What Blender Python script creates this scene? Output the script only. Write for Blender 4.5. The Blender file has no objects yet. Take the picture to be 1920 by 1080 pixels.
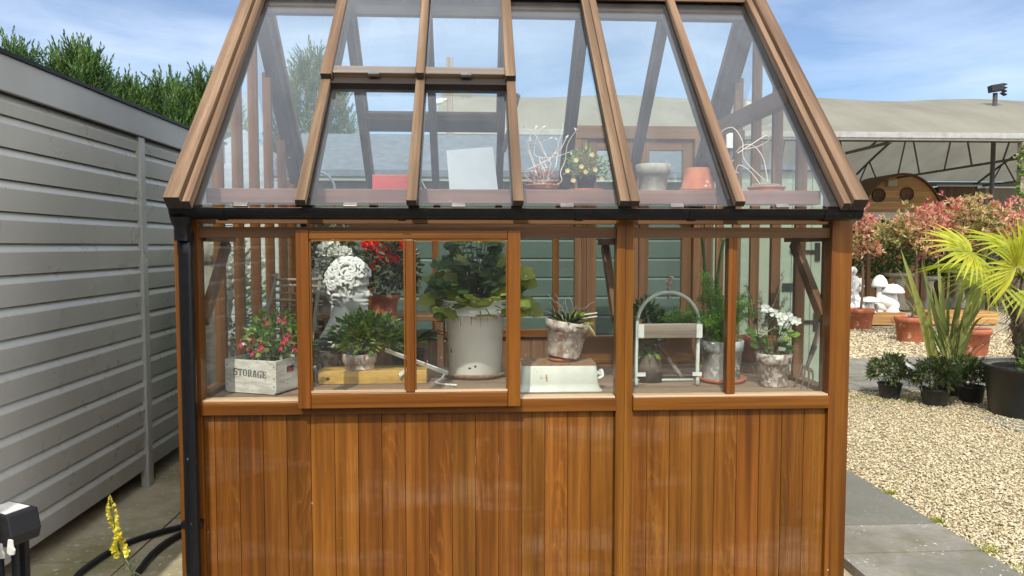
import bpy, math, random
import numpy as np
random.seed(7); rng = np.random.default_rng(7)
R = math.radians
scene = bpy.context.scene
col = scene.collection

# ------------------------------------------------------------------ camera, sky, sun, exposure
CAM_H, F_PX = 1.6, 1400.0
PITCH, YAW = R(3.27), R(3.1)
cam_d = bpy.data.cameras.new("camera"); cam = bpy.data.objects.new("camera", cam_d); col.objects.link(cam)
cam.location = (0, 0, CAM_H); cam.rotation_euler = (R(90) - PITCH, 0, -YAW)
cam_d.sensor_width = 36; cam_d.lens = F_PX / 1920 * 36; cam_d.clip_start = .05; cam_d.clip_end = 500
scene.camera = cam
SUN_EL, SUN_AZ = R(47), R(15)            # sun high, in front of the greenhouse, to the left
to_sun = (-math.sin(SUN_AZ) * math.cos(SUN_EL), -math.cos(SUN_AZ) * math.cos(SUN_EL), math.sin(SUN_EL))
world = bpy.data.worlds.new("World"); scene.world = world; world.use_nodes = True
wn = world.node_tree; wn.nodes.clear()
def wnode(t, **k):
    n = wn.nodes.new(t)
    for a, b in k.items(): setattr(n, a, b)
    return n
sky = wnode('ShaderNodeTexSky', sky_type='NISHITA', sun_disc=False, sun_elevation=SUN_EL, sun_rotation=R(180) + SUN_AZ,
            air_density=1.0, dust_density=.8, ozone_density=3.0)
wt = wnode('ShaderNodeTexCoord'); wm = wnode('ShaderNodeMapping'); wm.inputs['Scale'].default_value = (.9, 1.6, 4.5)
wm.inputs['Rotation'].default_value = (.15, .1, .5)
wz = wnode('ShaderNodeTexNoise'); wz.inputs['Scale'].default_value = 1.9; wz.inputs['Detail'].default_value = 8; wz.inputs['Roughness'].default_value = .58
wz.inputs['Distortion'].default_value = .4
wr = wnode('ShaderNodeValToRGB'); wr.color_ramp.elements[0].position = .42; wr.color_ramp.elements[1].position = .8
wr.color_ramp.elements[0].color = (.05, .05, .05, 1); wr.color_ramp.elements[1].color = (.22, .22, .22, 1)
# thin bright cloud added overhead out of view, for fill and roof reflections
wsep = wnode('ShaderNodeSeparateXYZ'); wmr = wnode('ShaderNodeMapRange'); wmr.interpolation_type = 'SMOOTHSTEP'
for a_, b_ in ((1, .34), (2, .8), (3, 0.), (4, .26)): wmr.inputs[a_].default_value = b_
# and an added bright bank behind the camera, unseen, lifting the shade
wdt = wnode('ShaderNodeVectorMath', operation='DOT_PRODUCT'); wdt.inputs[1].default_value = (-.45, .89, 0)
wmy = wnode('ShaderNodeMapRange'); wmy.interpolation_type = 'SMOOTHSTEP'
for a_, b_ in ((1, -.1), (2, -.65), (3, 0.), (4, .9)): wmy.inputs[a_].default_value = b_
wad2 = wnode('ShaderNodeMath', operation='ADD')
wadd = wnode('ShaderNodeMath', operation='ADD', use_clamp=True)
wx = wnode('ShaderNodeMix', data_type='RGBA'); wx.inputs[7].default_value = (11.5, 11.7, 12.0, 1)
wb = wnode('ShaderNodeBackground'); wb.inputs['Strength'].default_value = .13
wo = wnode('ShaderNodeOutputWorld'); L = wn.links.new
L(wt.outputs['Generated'], wm.inputs['Vector']); L(wm.outputs[0], wz.inputs['Vector']); L(wz.outputs['Fac'], wr.inputs[0])
L(wt.outputs['Generated'], wsep.inputs[0]); L(wsep.outputs[2], wmr.inputs[0]); L(wt.outputs['Generated'], wdt.inputs[0]); L(wdt.outputs['Value'], wmy.inputs[0]); L(wmr.outputs[0], wad2.inputs[0]); L(wmy.outputs[0], wad2.inputs[1]); L(wad2.outputs[0], wadd.inputs[0]); L(wr.outputs[0], wadd.inputs[1]); L(wadd.outputs[0], wx.inputs[0]); wg = wnode('ShaderNodeMix', data_type='RGBA', blend_type='MULTIPLY'); wg.inputs[0].default_value = 1; wg.inputs[7].default_value = (.33, .42, .50, 1); L(sky.outputs[0], wg.inputs[6]); L(wg.outputs[2], wx.inputs[6]); L(wx.outputs[2], wb.inputs[0]); L(wb.outputs[0], wo.inputs[0])
sun_d = bpy.data.lights.new("sun", 'SUN'); sun_d.energy = 2.4; sun_d.angle = R(.55); sun_d.color = (1, .95, .87)
sun = bpy.data.objects.new("sun", sun_d); col.objects.link(sun)
sun.rotation_euler = (R(90) - SUN_EL, 0, -SUN_AZ)   # lamp shines along -to_sun
sun.location = (-3, -6, 12)
scene.view_settings.view_transform = 'Standard'; scene.view_settings.look = 'None'
scene.view_settings.exposure = 1.0; scene.view_settings.gamma = 1
scene.render.engine = 'CYCLES'
cy = scene.cycles; cy.max_bounces = 10; cy.transparent_max_bounces = 40; cy.transmission_bounces = 6; cy.diffuse_bounces = 4; cy.glossy_bounces = 4
cy.caustics_reflective = False; cy.caustics_refractive = False; cy.use_denoising = True; cy.sample_clamp_indirect = 6

# ------------------------------------------------------------------ pixel -> place (used only to measure the photograph)
_F = np.array([math.sin(YAW) * math.cos(PITCH), math.cos(YAW) * math.cos(PITCH), -math.sin(PITCH)])
_R = np.array([math.cos(YAW), -math.sin(YAW), 0.]); _U = np.cross(_R, _F); _C = np.array([0, 0, CAM_H])
def _ray(px, py): return _F + _R * ((px - 960) / F_PX) + _U * ((540 - py) / F_PX)
def atY(px, py, Y): d = _ray(px, py); return _C + d * (Y / d[1])
def atZ(px, py, Z): d = _ray(px, py); return _C + d * ((Z - CAM_H) / d[2])

# ------------------------------------------------------------------ materials
class NT:
    def __init__(s, name):
        s.m = bpy.data.materials.new(name); s.m.use_nodes = True; s.t = s.m.node_tree; s.t.nodes.clear()
        s.out = s.t.nodes.new('ShaderNodeOutputMaterial')
    def n(s, t, ins=None, **props):
        nd = s.t.nodes.new(t)
        for a, b in props.items(): setattr(nd, a, b)
        for k, v in (ins or {}).items(): s.set(nd.inputs[k], v)
        return nd
    def set(s, sock, v):
        if isinstance(v, bpy.types.Node): v = v.outputs[0]
        if isinstance(v, bpy.types.NodeSocket): s.t.links.new(v, sock)
        else:
            if isinstance(v, (tuple, list)) and len(v) == 3 and sock.type == 'RGBA': v = (*v, 1)
            sock.default_value = v
    def math(s, op, a, b=0., c=None, clamp=False):
        nd = s.n('ShaderNodeMath', {0: a, 1: b}, operation=op, use_clamp=clamp)
        if c is not None: s.set(nd.inputs[2], c)
        return nd.outputs[0]
    def mix(s, f, a, b, blend='MIX'):
        return s.n('ShaderNodeMix', {0: f, 6: a, 7: b}, data_type='RGBA', blend_type=blend).outputs[2]
    def ramp(s, f, stops):
        nd = s.n('ShaderNodeValToRGB', {0: f}); e = nd.color_ramp.elements
        while len(e) < len(stops): e.new(.5)
        for el, (p, c) in zip(e, stops):
            el.position = p; el.color = (*c, 1) if not isinstance(c, float) else (c, c, c, 1)
        return nd.outputs[0]
    def noise(s, vec, scale, detail=4, rough=.55, dist=0.):
        return s.n('ShaderNodeTexNoise', {'Vector': vec, 'Scale': scale, 'Detail': detail, 'Roughness': rough, 'Distortion': dist}).outputs[0]
    def obj(s): return s.n('ShaderNodeTexCoord').outputs['Object']
    def geo(s): return s.n('ShaderNodeNewGeometry').outputs['Position']
    def uv(s): return s.n('ShaderNodeTexCoord').outputs['UV']
    def rnd(s): return s.n('ShaderNodeAttribute', attribute_name='rnd').outputs['Fac']
    def map(s, vec, scale=(1, 1, 1), loc=(0, 0, 0), rot=(0, 0, 0)):
        return s.n('ShaderNodeMapping', {'Vector': vec, 'Scale': scale, 'Location': loc, 'Rotation': rot}).outputs[0]
    def bump(s, h, strength=.3, dist=.01):
        return s.n('ShaderNodeBump', {'Height': h, 'Strength': strength, 'Distance': dist}).outputs[0]
    def pbsdf(s, color, rough=.6, normal=None, **kw):
        ins = {'Base Color': color, 'Roughness': rough}
        for k, v in kw.items(): ins[k.replace('_', ' ')] = v
        nd = s.n('ShaderNodeBsdfPrincipled', ins)
        if normal is not None: s.set(nd.inputs['Normal'], normal)
        return nd.outputs[0]
    def done(s, shader): s.t.links.new(shader, s.out.inputs['Surface']); return s.m

def wood(name, dark, mid, light, rough=.45, arch=.0, haze=.0, vary=.35, speck=0., bleach=None):
    """UV: u metres along the grain, v metres across; 'rnd' is one value per board"""
    t = NT(name); r = t.rnd()
    sep = t.n('ShaderNodeSeparateXYZ', {0: t.uv()}); u, v = sep.outputs[0], sep.outputs[1]
    ru = t.math('MULTIPLY', r, 37.); comb = t.n('ShaderNodeCombineXYZ', {0: u, 1: v, 2: ru}).outputs[0]
    wob = t.noise(t.map(comb, (2.2, 9, 1)), 1, 3)
    fine = t.noise(t.map(comb, (1.9, 78, 1)), 1, 4, .68)
    streak = t.noise(t.map(comb, (.7, 22, 1)), 1, 3, .5, .3)
    # growth rings cut at a low angle: arches along the board
    vc = t.math('MULTIPLY_ADD', t.math('SUBTRACT', wob, .5), .03, t.math('ADD', v, t.math('MULTIPLY', t.math('SUBTRACT', t.math('FRACT', t.math('MULTIPLY', r, 7.31)), .5), .16)))
    ur = t.math('MULTIPLY_ADD', u, .03, t.math('MULTIPLY', wob, .06))
    rr = t.math('POWER', t.math('ADD', t.math('MULTIPLY', vc, vc), t.math('MULTIPLY', ur, ur)), .5)
    ring = t.math('FRACT', t.math('MULTIPLY', rr, 105.))
    ringl = t.ramp(ring, [(0., 1.), (.16, .3), (.5, 0.), (.84, .12), (1., 1.)])
    base = t.ramp(streak, [(.28, dark), (.5, mid), (.75, light)])
    c = t.mix(t.math('MULTIPLY', ringl, .16), base, dark)
    if arch:   # some boards show strong pale arches
        pick = t.math('MULTIPLY', t.math('GREATER_THAN', t.math('FRACT', t.math('MULTIPLY', r, 5.3)), .62), t.ramp(t.noise(t.map(comb, (1.6, 5, 1)), 1, 3), [(.42, .1), (.62, 1.)]))
        c = t.mix(t.math('MULTIPLY', t.math('MULTIPLY', ringl, pick), arch), c, tuple(x * 1.5 for x in light))
    c = t.mix(t.math('MULTIPLY', t.ramp(fine, [(.42, 0.), (.64, 1.)]), .42), c, dark)
    hs = t.n('ShaderNodeHueSaturation', {'Hue': t.math('MULTIPLY_ADD', t.math('SUBTRACT', t.math('FRACT', t.math('MULTIPLY', r, 3.7)), .5), .009, .5),
         'Saturation': 1.0, 'Value': t.math('MULTIPLY_ADD', t.math('SUBTRACT', r, .5), vary, 1.), 'Color': c})
    c = hs.outputs[0]
    o = t.obj(); ro = rough
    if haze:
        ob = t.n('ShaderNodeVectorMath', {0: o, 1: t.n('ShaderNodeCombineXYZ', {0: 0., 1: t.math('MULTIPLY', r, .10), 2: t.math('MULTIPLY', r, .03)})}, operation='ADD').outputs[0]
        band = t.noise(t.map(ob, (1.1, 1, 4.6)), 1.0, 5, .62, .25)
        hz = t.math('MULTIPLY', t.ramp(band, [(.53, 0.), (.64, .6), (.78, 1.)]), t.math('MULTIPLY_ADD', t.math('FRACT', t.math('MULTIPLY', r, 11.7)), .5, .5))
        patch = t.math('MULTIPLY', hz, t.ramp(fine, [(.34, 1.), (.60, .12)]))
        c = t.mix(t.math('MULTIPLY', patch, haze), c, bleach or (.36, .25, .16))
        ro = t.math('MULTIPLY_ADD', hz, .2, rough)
    if speck:
        vo = t.n('ShaderNodeTexVoronoi', {'Vector': t.map(o, (1, 1, .6)), 'Scale': 16.}).outputs['Distance']
        pick = t.noise(o, 9, 2)
        sp = t.math('MULTIPLY', t.math('LESS_THAN', vo, .06), t.math('GREATER_THAN', pick, .66))
        c = t.mix(t.math('MULTIPLY', sp, speck), c, (.6, .55, .46))
    b = t.bump(t.math('ADD', t.math('MULTIPLY', fine, .6), t.math('MULTIPLY', ringl, .3)), .22, .002)
    return t.done(t.pbsdf(c, ro, b, Specular_IOR_Level=.3))

def paint(name, c1, c2=None, rough=.5, scale=6., bump=.0, metallic=0., speck=None, lo=.35, hi=.65, detail=5, stretch=(1, 1, 1), spec=.5):
    t = NT(name); o = t.map(t.obj(), stretch)
    c2 = c2 or tuple(x * .75 for x in c1)
    n = t.noise(o, scale, detail, .6)
    c = t.ramp(n, [(lo, c1), (hi, c2)])
    if speck:
        sc, thr, cc = speck
        s2 = t.noise(o, sc, 3, .6)
        c = t.mix(t.ramp(s2, [(thr, 0.), (thr + .04, 1.)]), c, cc)
    nm = t.bump(t.noise(o, scale * 8, 3, .6), bump, .004) if bump else None
    return t.done(t.pbsdf(c, rough, nm, Metallic=metallic, Specular_IOR_Level=spec))

def leafmat(name, stops, trans=.35, rough=.45, vein=True):
    t = NT(name); r = t.rnd()
    c = t.ramp(r, stops)
    c = t.mix(.18, c, t.mix(t.noise(t.obj(), 60, 2), (.4, .4, .4), (1, 1, 1)), 'MULTIPLY')
    p = t.pbsdf(c, rough)
    tr = t.n('ShaderNodeBsdfTranslucent', {'Color': t.mix(.35, c, (1, 1, .2), 'MULTIPLY')}).outputs[0]
    return t.done(t.n('ShaderNodeMixShader', {0: trans, 1: p, 2: tr}).outputs[0])

def glassmat(name, dirt=.03, tint=(.97, .99, .98), spots=True):
    t = NT(name)
    g = t.n('ShaderNodeNewGeometry')
    ior = t.math('MULTIPLY_ADD', g.outputs['Backfacing'], 1 / 1.5 - 1.5, 1.5)
    fr = t.n('ShaderNodeFresnel', {'IOR': ior}).outputs[0]
    tb = t.n('ShaderNodeBsdfTransparent', {'Color': tint}).outputs[0]
    gl = t.n('ShaderNodeBsdfGlossy', {'Color': (1, 1, 1), 'Roughness': .012}).outputs[0]
    df = t.n('ShaderNodeBsdfDiffuse', {'Color': (.8, .82, .86)}).outputs[0]
    o = t.obj()
    smear = t.ramp(t.noise(t.map(o, (3, 1.2, 1.2)), 2.2, 6, .65, .5), [(.35, .45), (.75, 1.5)])
    f = t.math('MULTIPLY', smear, dirt)
    if spots:
        vo = t.n('ShaderNodeTexVoronoi', {'Vector': o, 'Scale': 24.}).outputs['Distance']
        sp = t.math('MULTIPLY', t.math('LESS_THAN', vo, .055), t.math('GREATER_THAN', t.noise(o, 7, 2), .62))
        f = t.math('ADD', f, t.math('MULTIPLY', sp, .4))
    s1 = t.n('ShaderNodeMixShader', {0: fr, 1: tb, 2: gl}).outputs[0]
    s2 = t.n('ShaderNodeMixShader', {0: f, 1: s1, 2: df}).outputs[0]
    return t.done(s2)

# ------------------------------------------------------------------ mesh building
class MB:
    def __init__(s): s.V = []; s.F = []; s.nv = 0
    def add(s, verts, faces, uv=None, rnd=None, mat=0, smooth=False):
        verts = np.asarray(verts, float).reshape(-1, 3); faces = np.asarray(faces, int)
        n, k = faces.shape
        uv = np.zeros((n, k, 2)) if uv is None else np.asarray(uv, float)
        rnd = np.full(n, random.random()) if rnd is None else (np.full(n, float(rnd)) if np.isscalar(rnd) else np.asarray(rnd, float))
        s.F.append((faces + s.nv, uv, rnd, np.full(n, mat), np.full(n, smooth))); s.V.append(verts); s.nv += len(verts)
        return s
    def mesh(s, name, off=(0, 0, 0)):
        me = bpy.data.meshes.new(name)
        V = np.concatenate(s.V) - np.asarray(off)
        me.vertices.add(len(V)); me.vertices.foreach_set('co', V.ravel())
        loops = np.concatenate([f[0].ravel() for f in s.F]); sizes = np.concatenate([np.full(len(f[0]), f[0].shape[1]) for f in s.F])
        starts = np.concatenate([[0], np.cumsum(sizes)[:-1]])
        me.loops.add(len(loops)); me.polygons.add(len(sizes))
        me.polygons.foreach_set('loop_start', starts); me.loops.foreach_set('vertex_index', loops)
        me.polygons.foreach_set('material_index', np.concatenate([f[3] for f in s.F]))
        me.update(calc_edges=True)
        me.polygons.foreach_set('use_smooth', np.concatenate([f[4] for f in s.F]))
        ul = me.uv_layers.new(name='UVMap'); ul.data.foreach_set('uv', np.concatenate([f[1].reshape(-1) for f in s.F]))
        a = me.attributes.new('rnd', 'FLOAT', 'FACE'); a.data.foreach_set('value', np.concatenate([f[2] for f in s.F]))
        me.validate(); me.update()
        return me
    def bar(s, p0, p1, w, h, up=(0, 0, 1), rnd=None, mat=0, em=None):
        """beam from p0 to p1 (axis through the middle), w sideways, h along up"""
        p0 = np.asarray(p0, float); p1 = np.asarray(p1, float); d = p1 - p0; ln = np.linalg.norm(d); d = d / ln
        up = np.asarray(up, float); sd = np.cross(d, up)
        if np.linalg.norm(sd) < 1e-6: sd = np.cross(d, (1, 0, 0))
        sd /= np.linalg.norm(sd); up = np.cross(sd, d)
        vs = [(p0 if a == 0 else p1) + sd * (w / 2 * b) + up * (h / 2 * c) for a in (0, 1) for b in (-1, 1) for c in (-1, 1)]
        # idx = a*4 + (b>0)*2 + (c>0)
        fs = [(0, 1, 5, 4), (2, 6, 7, 3), (0, 4, 6, 2), (1, 3, 7, 5), (0, 2, 3, 1), (4, 5, 7, 6)]
        o = (random.random() * 20, random.random() * 4)
        def c(i): return ((i >> 2) * ln, (w / 2 if i & 2 else -w / 2), (h / 2 if i & 1 else -h / 2))
        uv = []
        for k, f in enumerate(fs):
            q = []
            for i in f:
                a, b, e = c(i)
                if k in (0, 1): q.append((a + o[0], e + .07 + o[1] * 0))
                elif k in (2, 3): q.append((a + o[0], b))
                else: q.append((b * .1 + o[0], e))
            uv.append(q)
        s.add(vs, fs, uv, rnd, mat)
        if em is not None: s.F[-1][3][4:6] = em
        return s
    def box(s, x0, x1, y0, y1, z0, z1, rnd=None, mat=0):
        L3 = (x1 - x0, y1 - y0, z1 - z0); k = int(np.argmax(L3)); cx, cy_, cz = (x0 + x1) / 2, (y0 + y1) / 2, (z0 + z1) / 2
        if k == 0: return s.bar((x0, cy_, cz), (x1, cy_, cz), L3[1], L3[2], (0, 0, 1), rnd, mat)
        if k == 1: return s.bar((cx, y0, cz), (cx, y1, cz), L3[0], L3[2], (0, 0, 1), rnd, mat)
        return s.bar((cx, cy_, z0), (cx, cy_, z1), L3[0], L3[1], (0, 1, 0), rnd, mat)
    def prism(s, poly, vec, rnd=None, mat=0):
        """planar polygon (n,3) pushed along vec"""
        p = np.asarray(poly, float); n = len(p); q = p + np.asarray(vec, float); b = s.nv; rnd = random.random() if rnd is None else rnd
        s.add(np.concatenate([p, q]), [list(range(n - 1, -1, -1)), list(range(n, 2 * n))], None, rnd, mat)
        f = np.array([(b + i, b + (i + 1) % n, b + n + (i + 1) % n, b + n + i) for i in range(n)])
        s.F.append((f, np.zeros((n, 4, 2)), np.full(n, float(rnd)), np.full(n, mat), np.full(n, False)))
        return s
    def lathe(s, prof, n=32, c=(0, 0, 0), rot=None, rnd=None, mat=0, smooth=True, wob=0.):
        prof = np.asarray(prof, float); k = len(prof); a = np.arange(n) * 2 * math.pi / n
        rr = prof[:, 0][:, None] * (1 + wob * np.sin(a * 3 + 1)[None] * .5)
        v = np.stack([rr * np.cos(a), rr * np.sin(a), np.repeat(prof[:, 1][:, None], n, 1)], -1).reshape(-1, 3)
        if rot is not None: v = v @ np.asarray(rot).T
        i, j = np.meshgrid(np.arange(k - 1), np.arange(n), indexing='ij'); j2 = (j + 1) % n
        f = np.stack([i * n + j, i * n + j2, (i + 1) * n + j2, (i + 1) * n + j], -1).reshape(-1, 4)
        rm = max(prof[:, 0].max(), .01)
        uv = np.stack([np.stack([jj * 2 * math.pi * rm / n, prof[ii, 1]], -1) for ii, jj in ((i, j), (i, j + 1), (i + 1, j + 1), (i + 1, j))], 2).reshape(-1, 4, 2)
        return s.add(v + np.asarray(c), f, uv, rnd, mat, smooth)
    def tube(s, pts, r, n=8, rnd=None, mat=0, smooth=True):
        p = np.asarray(pts, float); k = len(p); r = np.full(k, r) if np.isscalar(r) else np.asarray(r, float)
        t = np.gradient(p, axis=0); t /= np.linalg.norm(t, axis=1)[:, None] + 1e-9
        ref = np.array([0, 0, 1.]) if abs(t[0][2]) < .9 else np.array([1., 0, 0])
        A = np.empty_like(p); u = ref
        for i in range(k):
            u = u - t[i] * (u @ t[i]); nu = np.linalg.norm(u)
            u = u / nu if nu > 1e-6 else np.cross(t[i], (0, 1, 0)); A[i] = u
        B = np.cross(t, A); a = np.arange(n) * 2 * math.pi / n
        v = (p[:, None] + r[:, None, None] * (np.cos(a)[None, :, None] * A[:, None] + np.sin(a)[None, :, None] * B[:, None])).reshape(-1, 3)
        i, j = np.meshgrid(np.arange(k - 1), np.arange(n), indexing='ij'); j2 = (j + 1) % n
        f = np.stack([i * n + j, i * n + j2, (i + 1) * n + j2, (i + 1) * n + j], -1).reshape(-1, 4)
        ln = np.concatenate([[0], np.cumsum(np.linalg.norm(np.diff(p, axis=0), axis=1))])
        uv = np.stack([np.stack([ln[ii], jj * .01 + 0 * ii], -1) for ii, jj in ((i, j), (i, j + 1), (i + 1, j + 1), (i + 1, j))], 2).reshape(-1, 4, 2)
        rnd = random.random() if rnd is None else rnd
        s.add(v, f, uv, rnd, mat, smooth)
        if r[0] > 1e-4: s.F.append((np.array([[s.nv - k * n + j for j in range(n - 1, -1, -1)]]), np.zeros((1, n, 2)), np.array([rnd]), np.array([mat]), np.array([False])))
        if r[-1] > 1e-4: s.F.append((np.array([[s.nv - n + j for j in range(n)]]), np.zeros((1, n, 2)), np.array([rnd]), np.array([mat]), np.array([False])))
        return s
    def blob(s, c, rad, rnd=None, mat=0, n=10, jit=0., rot=None):
        m = n // 2 + 1; th = np.linspace(0.05, math.pi - .05, m); ph = np.arange(n) * 2 * math.pi / n
        v = np.stack([np.sin(th)[:, None] * np.cos(ph), np.sin(th)[:, None] * np.sin(ph), np.repeat(np.cos(th)[:, None], n, 1)], -1).reshape(-1, 3)
        if jit: v = v * (1 + rng.uniform(-jit, jit, (len(v), 1)))
        v = v * np.asarray(rad)
        if rot is not None: v = v @ np.asarray(rot).T
        i, j = np.meshgrid(np.arange(m - 1), np.arange(n), indexing='ij'); j2 = (j + 1) % n
        f = np.stack([i * n + j, (i + 1) * n + j, (i + 1) * n + j2, i * n + j2], -1).reshape(-1, 4)
        rnd = random.random() if rnd is None else rnd
        s.add(v + np.asarray(c), f, None, rnd, mat, True)
        b = s.nv - m * n
        s.F.append((np.array([[b + j for j in range(n)]]), np.zeros((1, n, 2)), np.array([rnd]), np.array([mat]), np.array([True])))
        s.F.append((np.array([[s.nv - 1 - j for j in range(n)]]), np.zeros((1, n, 2)), np.array([rnd]), np.array([mat]), np.array([True])))
        return s
    def leaves(s, P, D, Ln, W, N=None, rnd=None, mid=.45, droop=0., fold=.3, mat=0):
        P = np.asarray(P, float).reshape(-1, 3); n = len(P); D = unit(np.asarray(D, float).reshape(-1, 3) + 0 * P)
        Ln = np.broadcast_to(np.asarray(Ln, float), (n,))[:, None]; W = np.broadcast_to(np.asarray(W, float), (n,))[:, None]
        N = rng.normal(size=(n, 3)) * .6 + np.array([0, -.3, 1.]) if N is None else np.asarray(N, float) + 0 * P
        S = unit(np.cross(D, N)); N = np.cross(S, D); Z = np.array([0, 0, 1.])
        c = P + D * Ln * mid - N * W * fold - Z * droop * Ln * .3
        l = P + D * Ln * mid + S * W / 2 - Z * droop * Ln * .3; r_ = P + D * Ln * mid - S * W / 2 - Z * droop * Ln * .3
        t = P + D * Ln - Z * droop * Ln
        v = np.stack([P, l, r_, c, t], 1).reshape(-1, 3); b = np.arange(n)[:, None] * 5
        f = np.stack([b + np.array([0, 2, 3]), b + np.array([0, 3, 1]), b + np.array([3, 2, 4]), b + np.array([1, 3, 4])], 1).reshape(-1, 3)
        rnd = rng.random(n) if rnd is None else np.broadcast_to(np.asarray(rnd, float), (n,))
        return s.add(v, f, None, np.repeat(rnd, 4), mat, False)
    def lobed(s, P, D, N, size, rnd=None, lobes=5, depth=.22, cup=.2, mat=0):
        P = np.asarray(P, float); D = unit(np.asarray(D, float)[None])[0]; S = unit(np.cross(D, N)[None])[0]; N = np.cross(S, D)
        m = lobes * 4; a = np.linspace(-math.pi * .93, math.pi * .93, m)
        r = size * .5 * (1 + depth * np.cos(a * lobes) + .05 * np.cos(a * lobes * 3)) * (1 - .12 * np.abs(np.sin(a)))
        c = P + D * size * .35
        ring = c + D * (r * np.cos(a))[:, None] + S * (r * np.sin(a))[:, None] + N * (cup * size * (.3 * np.cos(a * lobes) * .3 - (r / size) ** 2))[:, None]
        v = np.concatenate([[c + N * .03 * size], ring]); f = [(0, i + 1, (i + 1) % m + 1) for i in range(m)]
        rd = random.random() if rnd is None else rnd
        return s.add(v, f, None, np.clip(rd + np.where(np.arange(m) % 4 < 2, .03, -.03), 0, 1), mat, False)
    def ribbon(s, pts, widths, side, rnd=None, mat=0, fold=.15):
        p = np.asarray(pts, float); k = len(p); w = np.asarray(widths, float)[:, None]; sd = unit(np.asarray(side, float).reshape(-1, 3)) + 0 * p
        t = unit(np.gradient(p, axis=0)); nn = unit(np.cross(sd, t))
        v = np.concatenate([p + sd * w / 2 + nn * w * fold, p, p - sd * w / 2 + nn * w * fold])
        f = [(i, i + 1, k + i + 1, k + i) for i in range(k - 1)] + [(k + i, k + i + 1, 2 * k + i + 1, 2 * k + i) for i in range(k - 1)]
        return s.add(v, f, None, rnd, mat, True)
def unit(a): return a / (np.linalg.norm(a, axis=-1, keepdims=True) + 1e-9)
def rotm(axis, a):
    x, y, z = unit(np.asarray(axis, float)[None])[0]; c, s_ = math.cos(a), math.sin(a); C_ = 1 - c
    return np.array([[c + x * x * C_, x * y * C_ - z * s_, x * z * C_ + y * s_], [y * x * C_ + z * s_, c + y * y * C_, y * z * C_ - x * s_], [z * x * C_ - y * s_, z * y * C_ + x * s_, c + z * z * C_]])

WL = {}
def tag(o, label=None, cat=None, group=None, kind=None):
    for k, v in (('label', label), ('category', cat), ('group', group), ('kind', kind)):
        if v: o[k] = v
    return o
def thing(name, label, cat, loc, group=None):
    o = bpy.data.objects.new(name, None); o.empty_display_size = .1; col.objects.link(o); o.location = loc; WL[o.name] = np.asarray(loc, float)
    return tag(o, label, cat, group)
def obj(name, mb, mats, parent=None, loc=None, bevel=0., label=None):
    off = WL[parent.name] if parent is not None else np.asarray(loc if loc is not None else (0, 0, 0), float)
    me = mb.mesh(name, off)
    for m in (mats if isinstance(mats, (list, tuple)) else [mats]): me.materials.append(m)
    o = bpy.data.objects.new(name, me); col.objects.link(o); WL[o.name] = off
    if parent is not None: o.parent = parent
    else: o.location = off
    if bevel:
        b = o.modifiers.new('bevel', 'BEVEL'); b.width = bevel; b.segments = 2; b.limit_method = 'ANGLE'; b.angle_limit = R(50)
    if label: o['label'] = label
    return o
def structure(name, mb, mats, loc=(0, 0, 0), kind='structure'):
    o = obj(name, mb, mats, None, loc); o['kind'] = kind; return o
def ball(n, c, rad, shell=.5, zmin=-1.):
    d = unit(rng.normal(size=(n * 2, 3))); d = d[d[:, 2] > zmin][:n]
    return np.asarray(c) + d * np.asarray(rad) * (shell + (1 - shell) * rng.random((len(d), 1)) ** .6), d
def curve(p0, p1, sag, k=8, wig=0.):
    t = np.linspace(0, 1, k)[:, None]; p = np.asarray(p0) * (1 - t) + np.asarray(p1) * t + np.asarray(sag) * (4 * t * (1 - t))
    if wig: p = p + rng.normal(size=p.shape) * wig * np.sin(t * math.pi)
    return p
def smooth_path(pts, k=40):
    p = np.asarray(pts, float); n = len(p); ts = np.linspace(0, n - 1, k); out = []
    for t in ts:
        i = min(int(t), n - 2); f = t - i; a, b, c, d = p[max(i - 1, 0)], p[i], p[i + 1], p[min(i + 2, n - 1)]
        out.append(.5 * ((2 * b) + (c - a) * f + (2 * a - 5 * b + 4 * c - d) * f * f + (-a + 3 * b - 3 * c + d) * f ** 3))
    return np.array(out)
# ------------------------------------------------------------------ shared materials
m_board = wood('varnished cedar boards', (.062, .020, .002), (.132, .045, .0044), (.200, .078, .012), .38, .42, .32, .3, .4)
m_cedar = wood('varnished cedar frame', (.075, .025, .0028), (.140, .048, .005), (.20, .074, .010), .36, .02, .0, .2, .8)
m_roofbar = wood('sun bleached cedar bars', (.062, .035, .018), (.135, .080, .042), (.24, .155, .09), .65, .02, .0, .2, .5)
m_endgrain = paint('near black end grain', (.018, .013, .01), (.03, .02, .014), .9, 60)  # much darker than the bar sides
m_under = wood('shade painted cedar', (.012, .008, .006), (.022, .014, .01), (.035, .02, .014), .7)  # shade of the vent gap and ridge put into the wood colour
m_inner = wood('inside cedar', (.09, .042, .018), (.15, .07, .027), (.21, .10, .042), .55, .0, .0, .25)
m_rafter = wood('dark brown rafters', (.018, .012, .009), (.032, .021, .015), (.05, .032, .022), .6)  # darker than the rest of the inside cedar
m_pink = wood('planed shelf cedar', (.12, .062, .045), (.19, .10, .075), (.25, .145, .11), .55, .02, .0, .15)
m_shelf = wood('dusty staging boards', (.11, .07, .045), (.20, .13, .085), (.30, .21, .14), .75, .02, .0, .3)
m_sill = wood('sun painted sill', (.30, .20, .11), (.44, .31, .18), (.56, .42, .27), .55, .0, .0, .1)  # sunlight on the upward faces put into this pale colour
m_glass = glassmat('greenhouse window glass', .004)
m_rglass = glassmat('dusty roof glass', .012)
m_gutter = paint('black gutter plastic', (.004, .0045, .006), (.007, .007, .008), .28, 30, 0, 0, (55, .72, (.15, .15, .14)), spec=.22)
m_black = paint('black plastic', (.008, .009, .011), (.014, .014, .016), .4, spec=.25)
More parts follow.
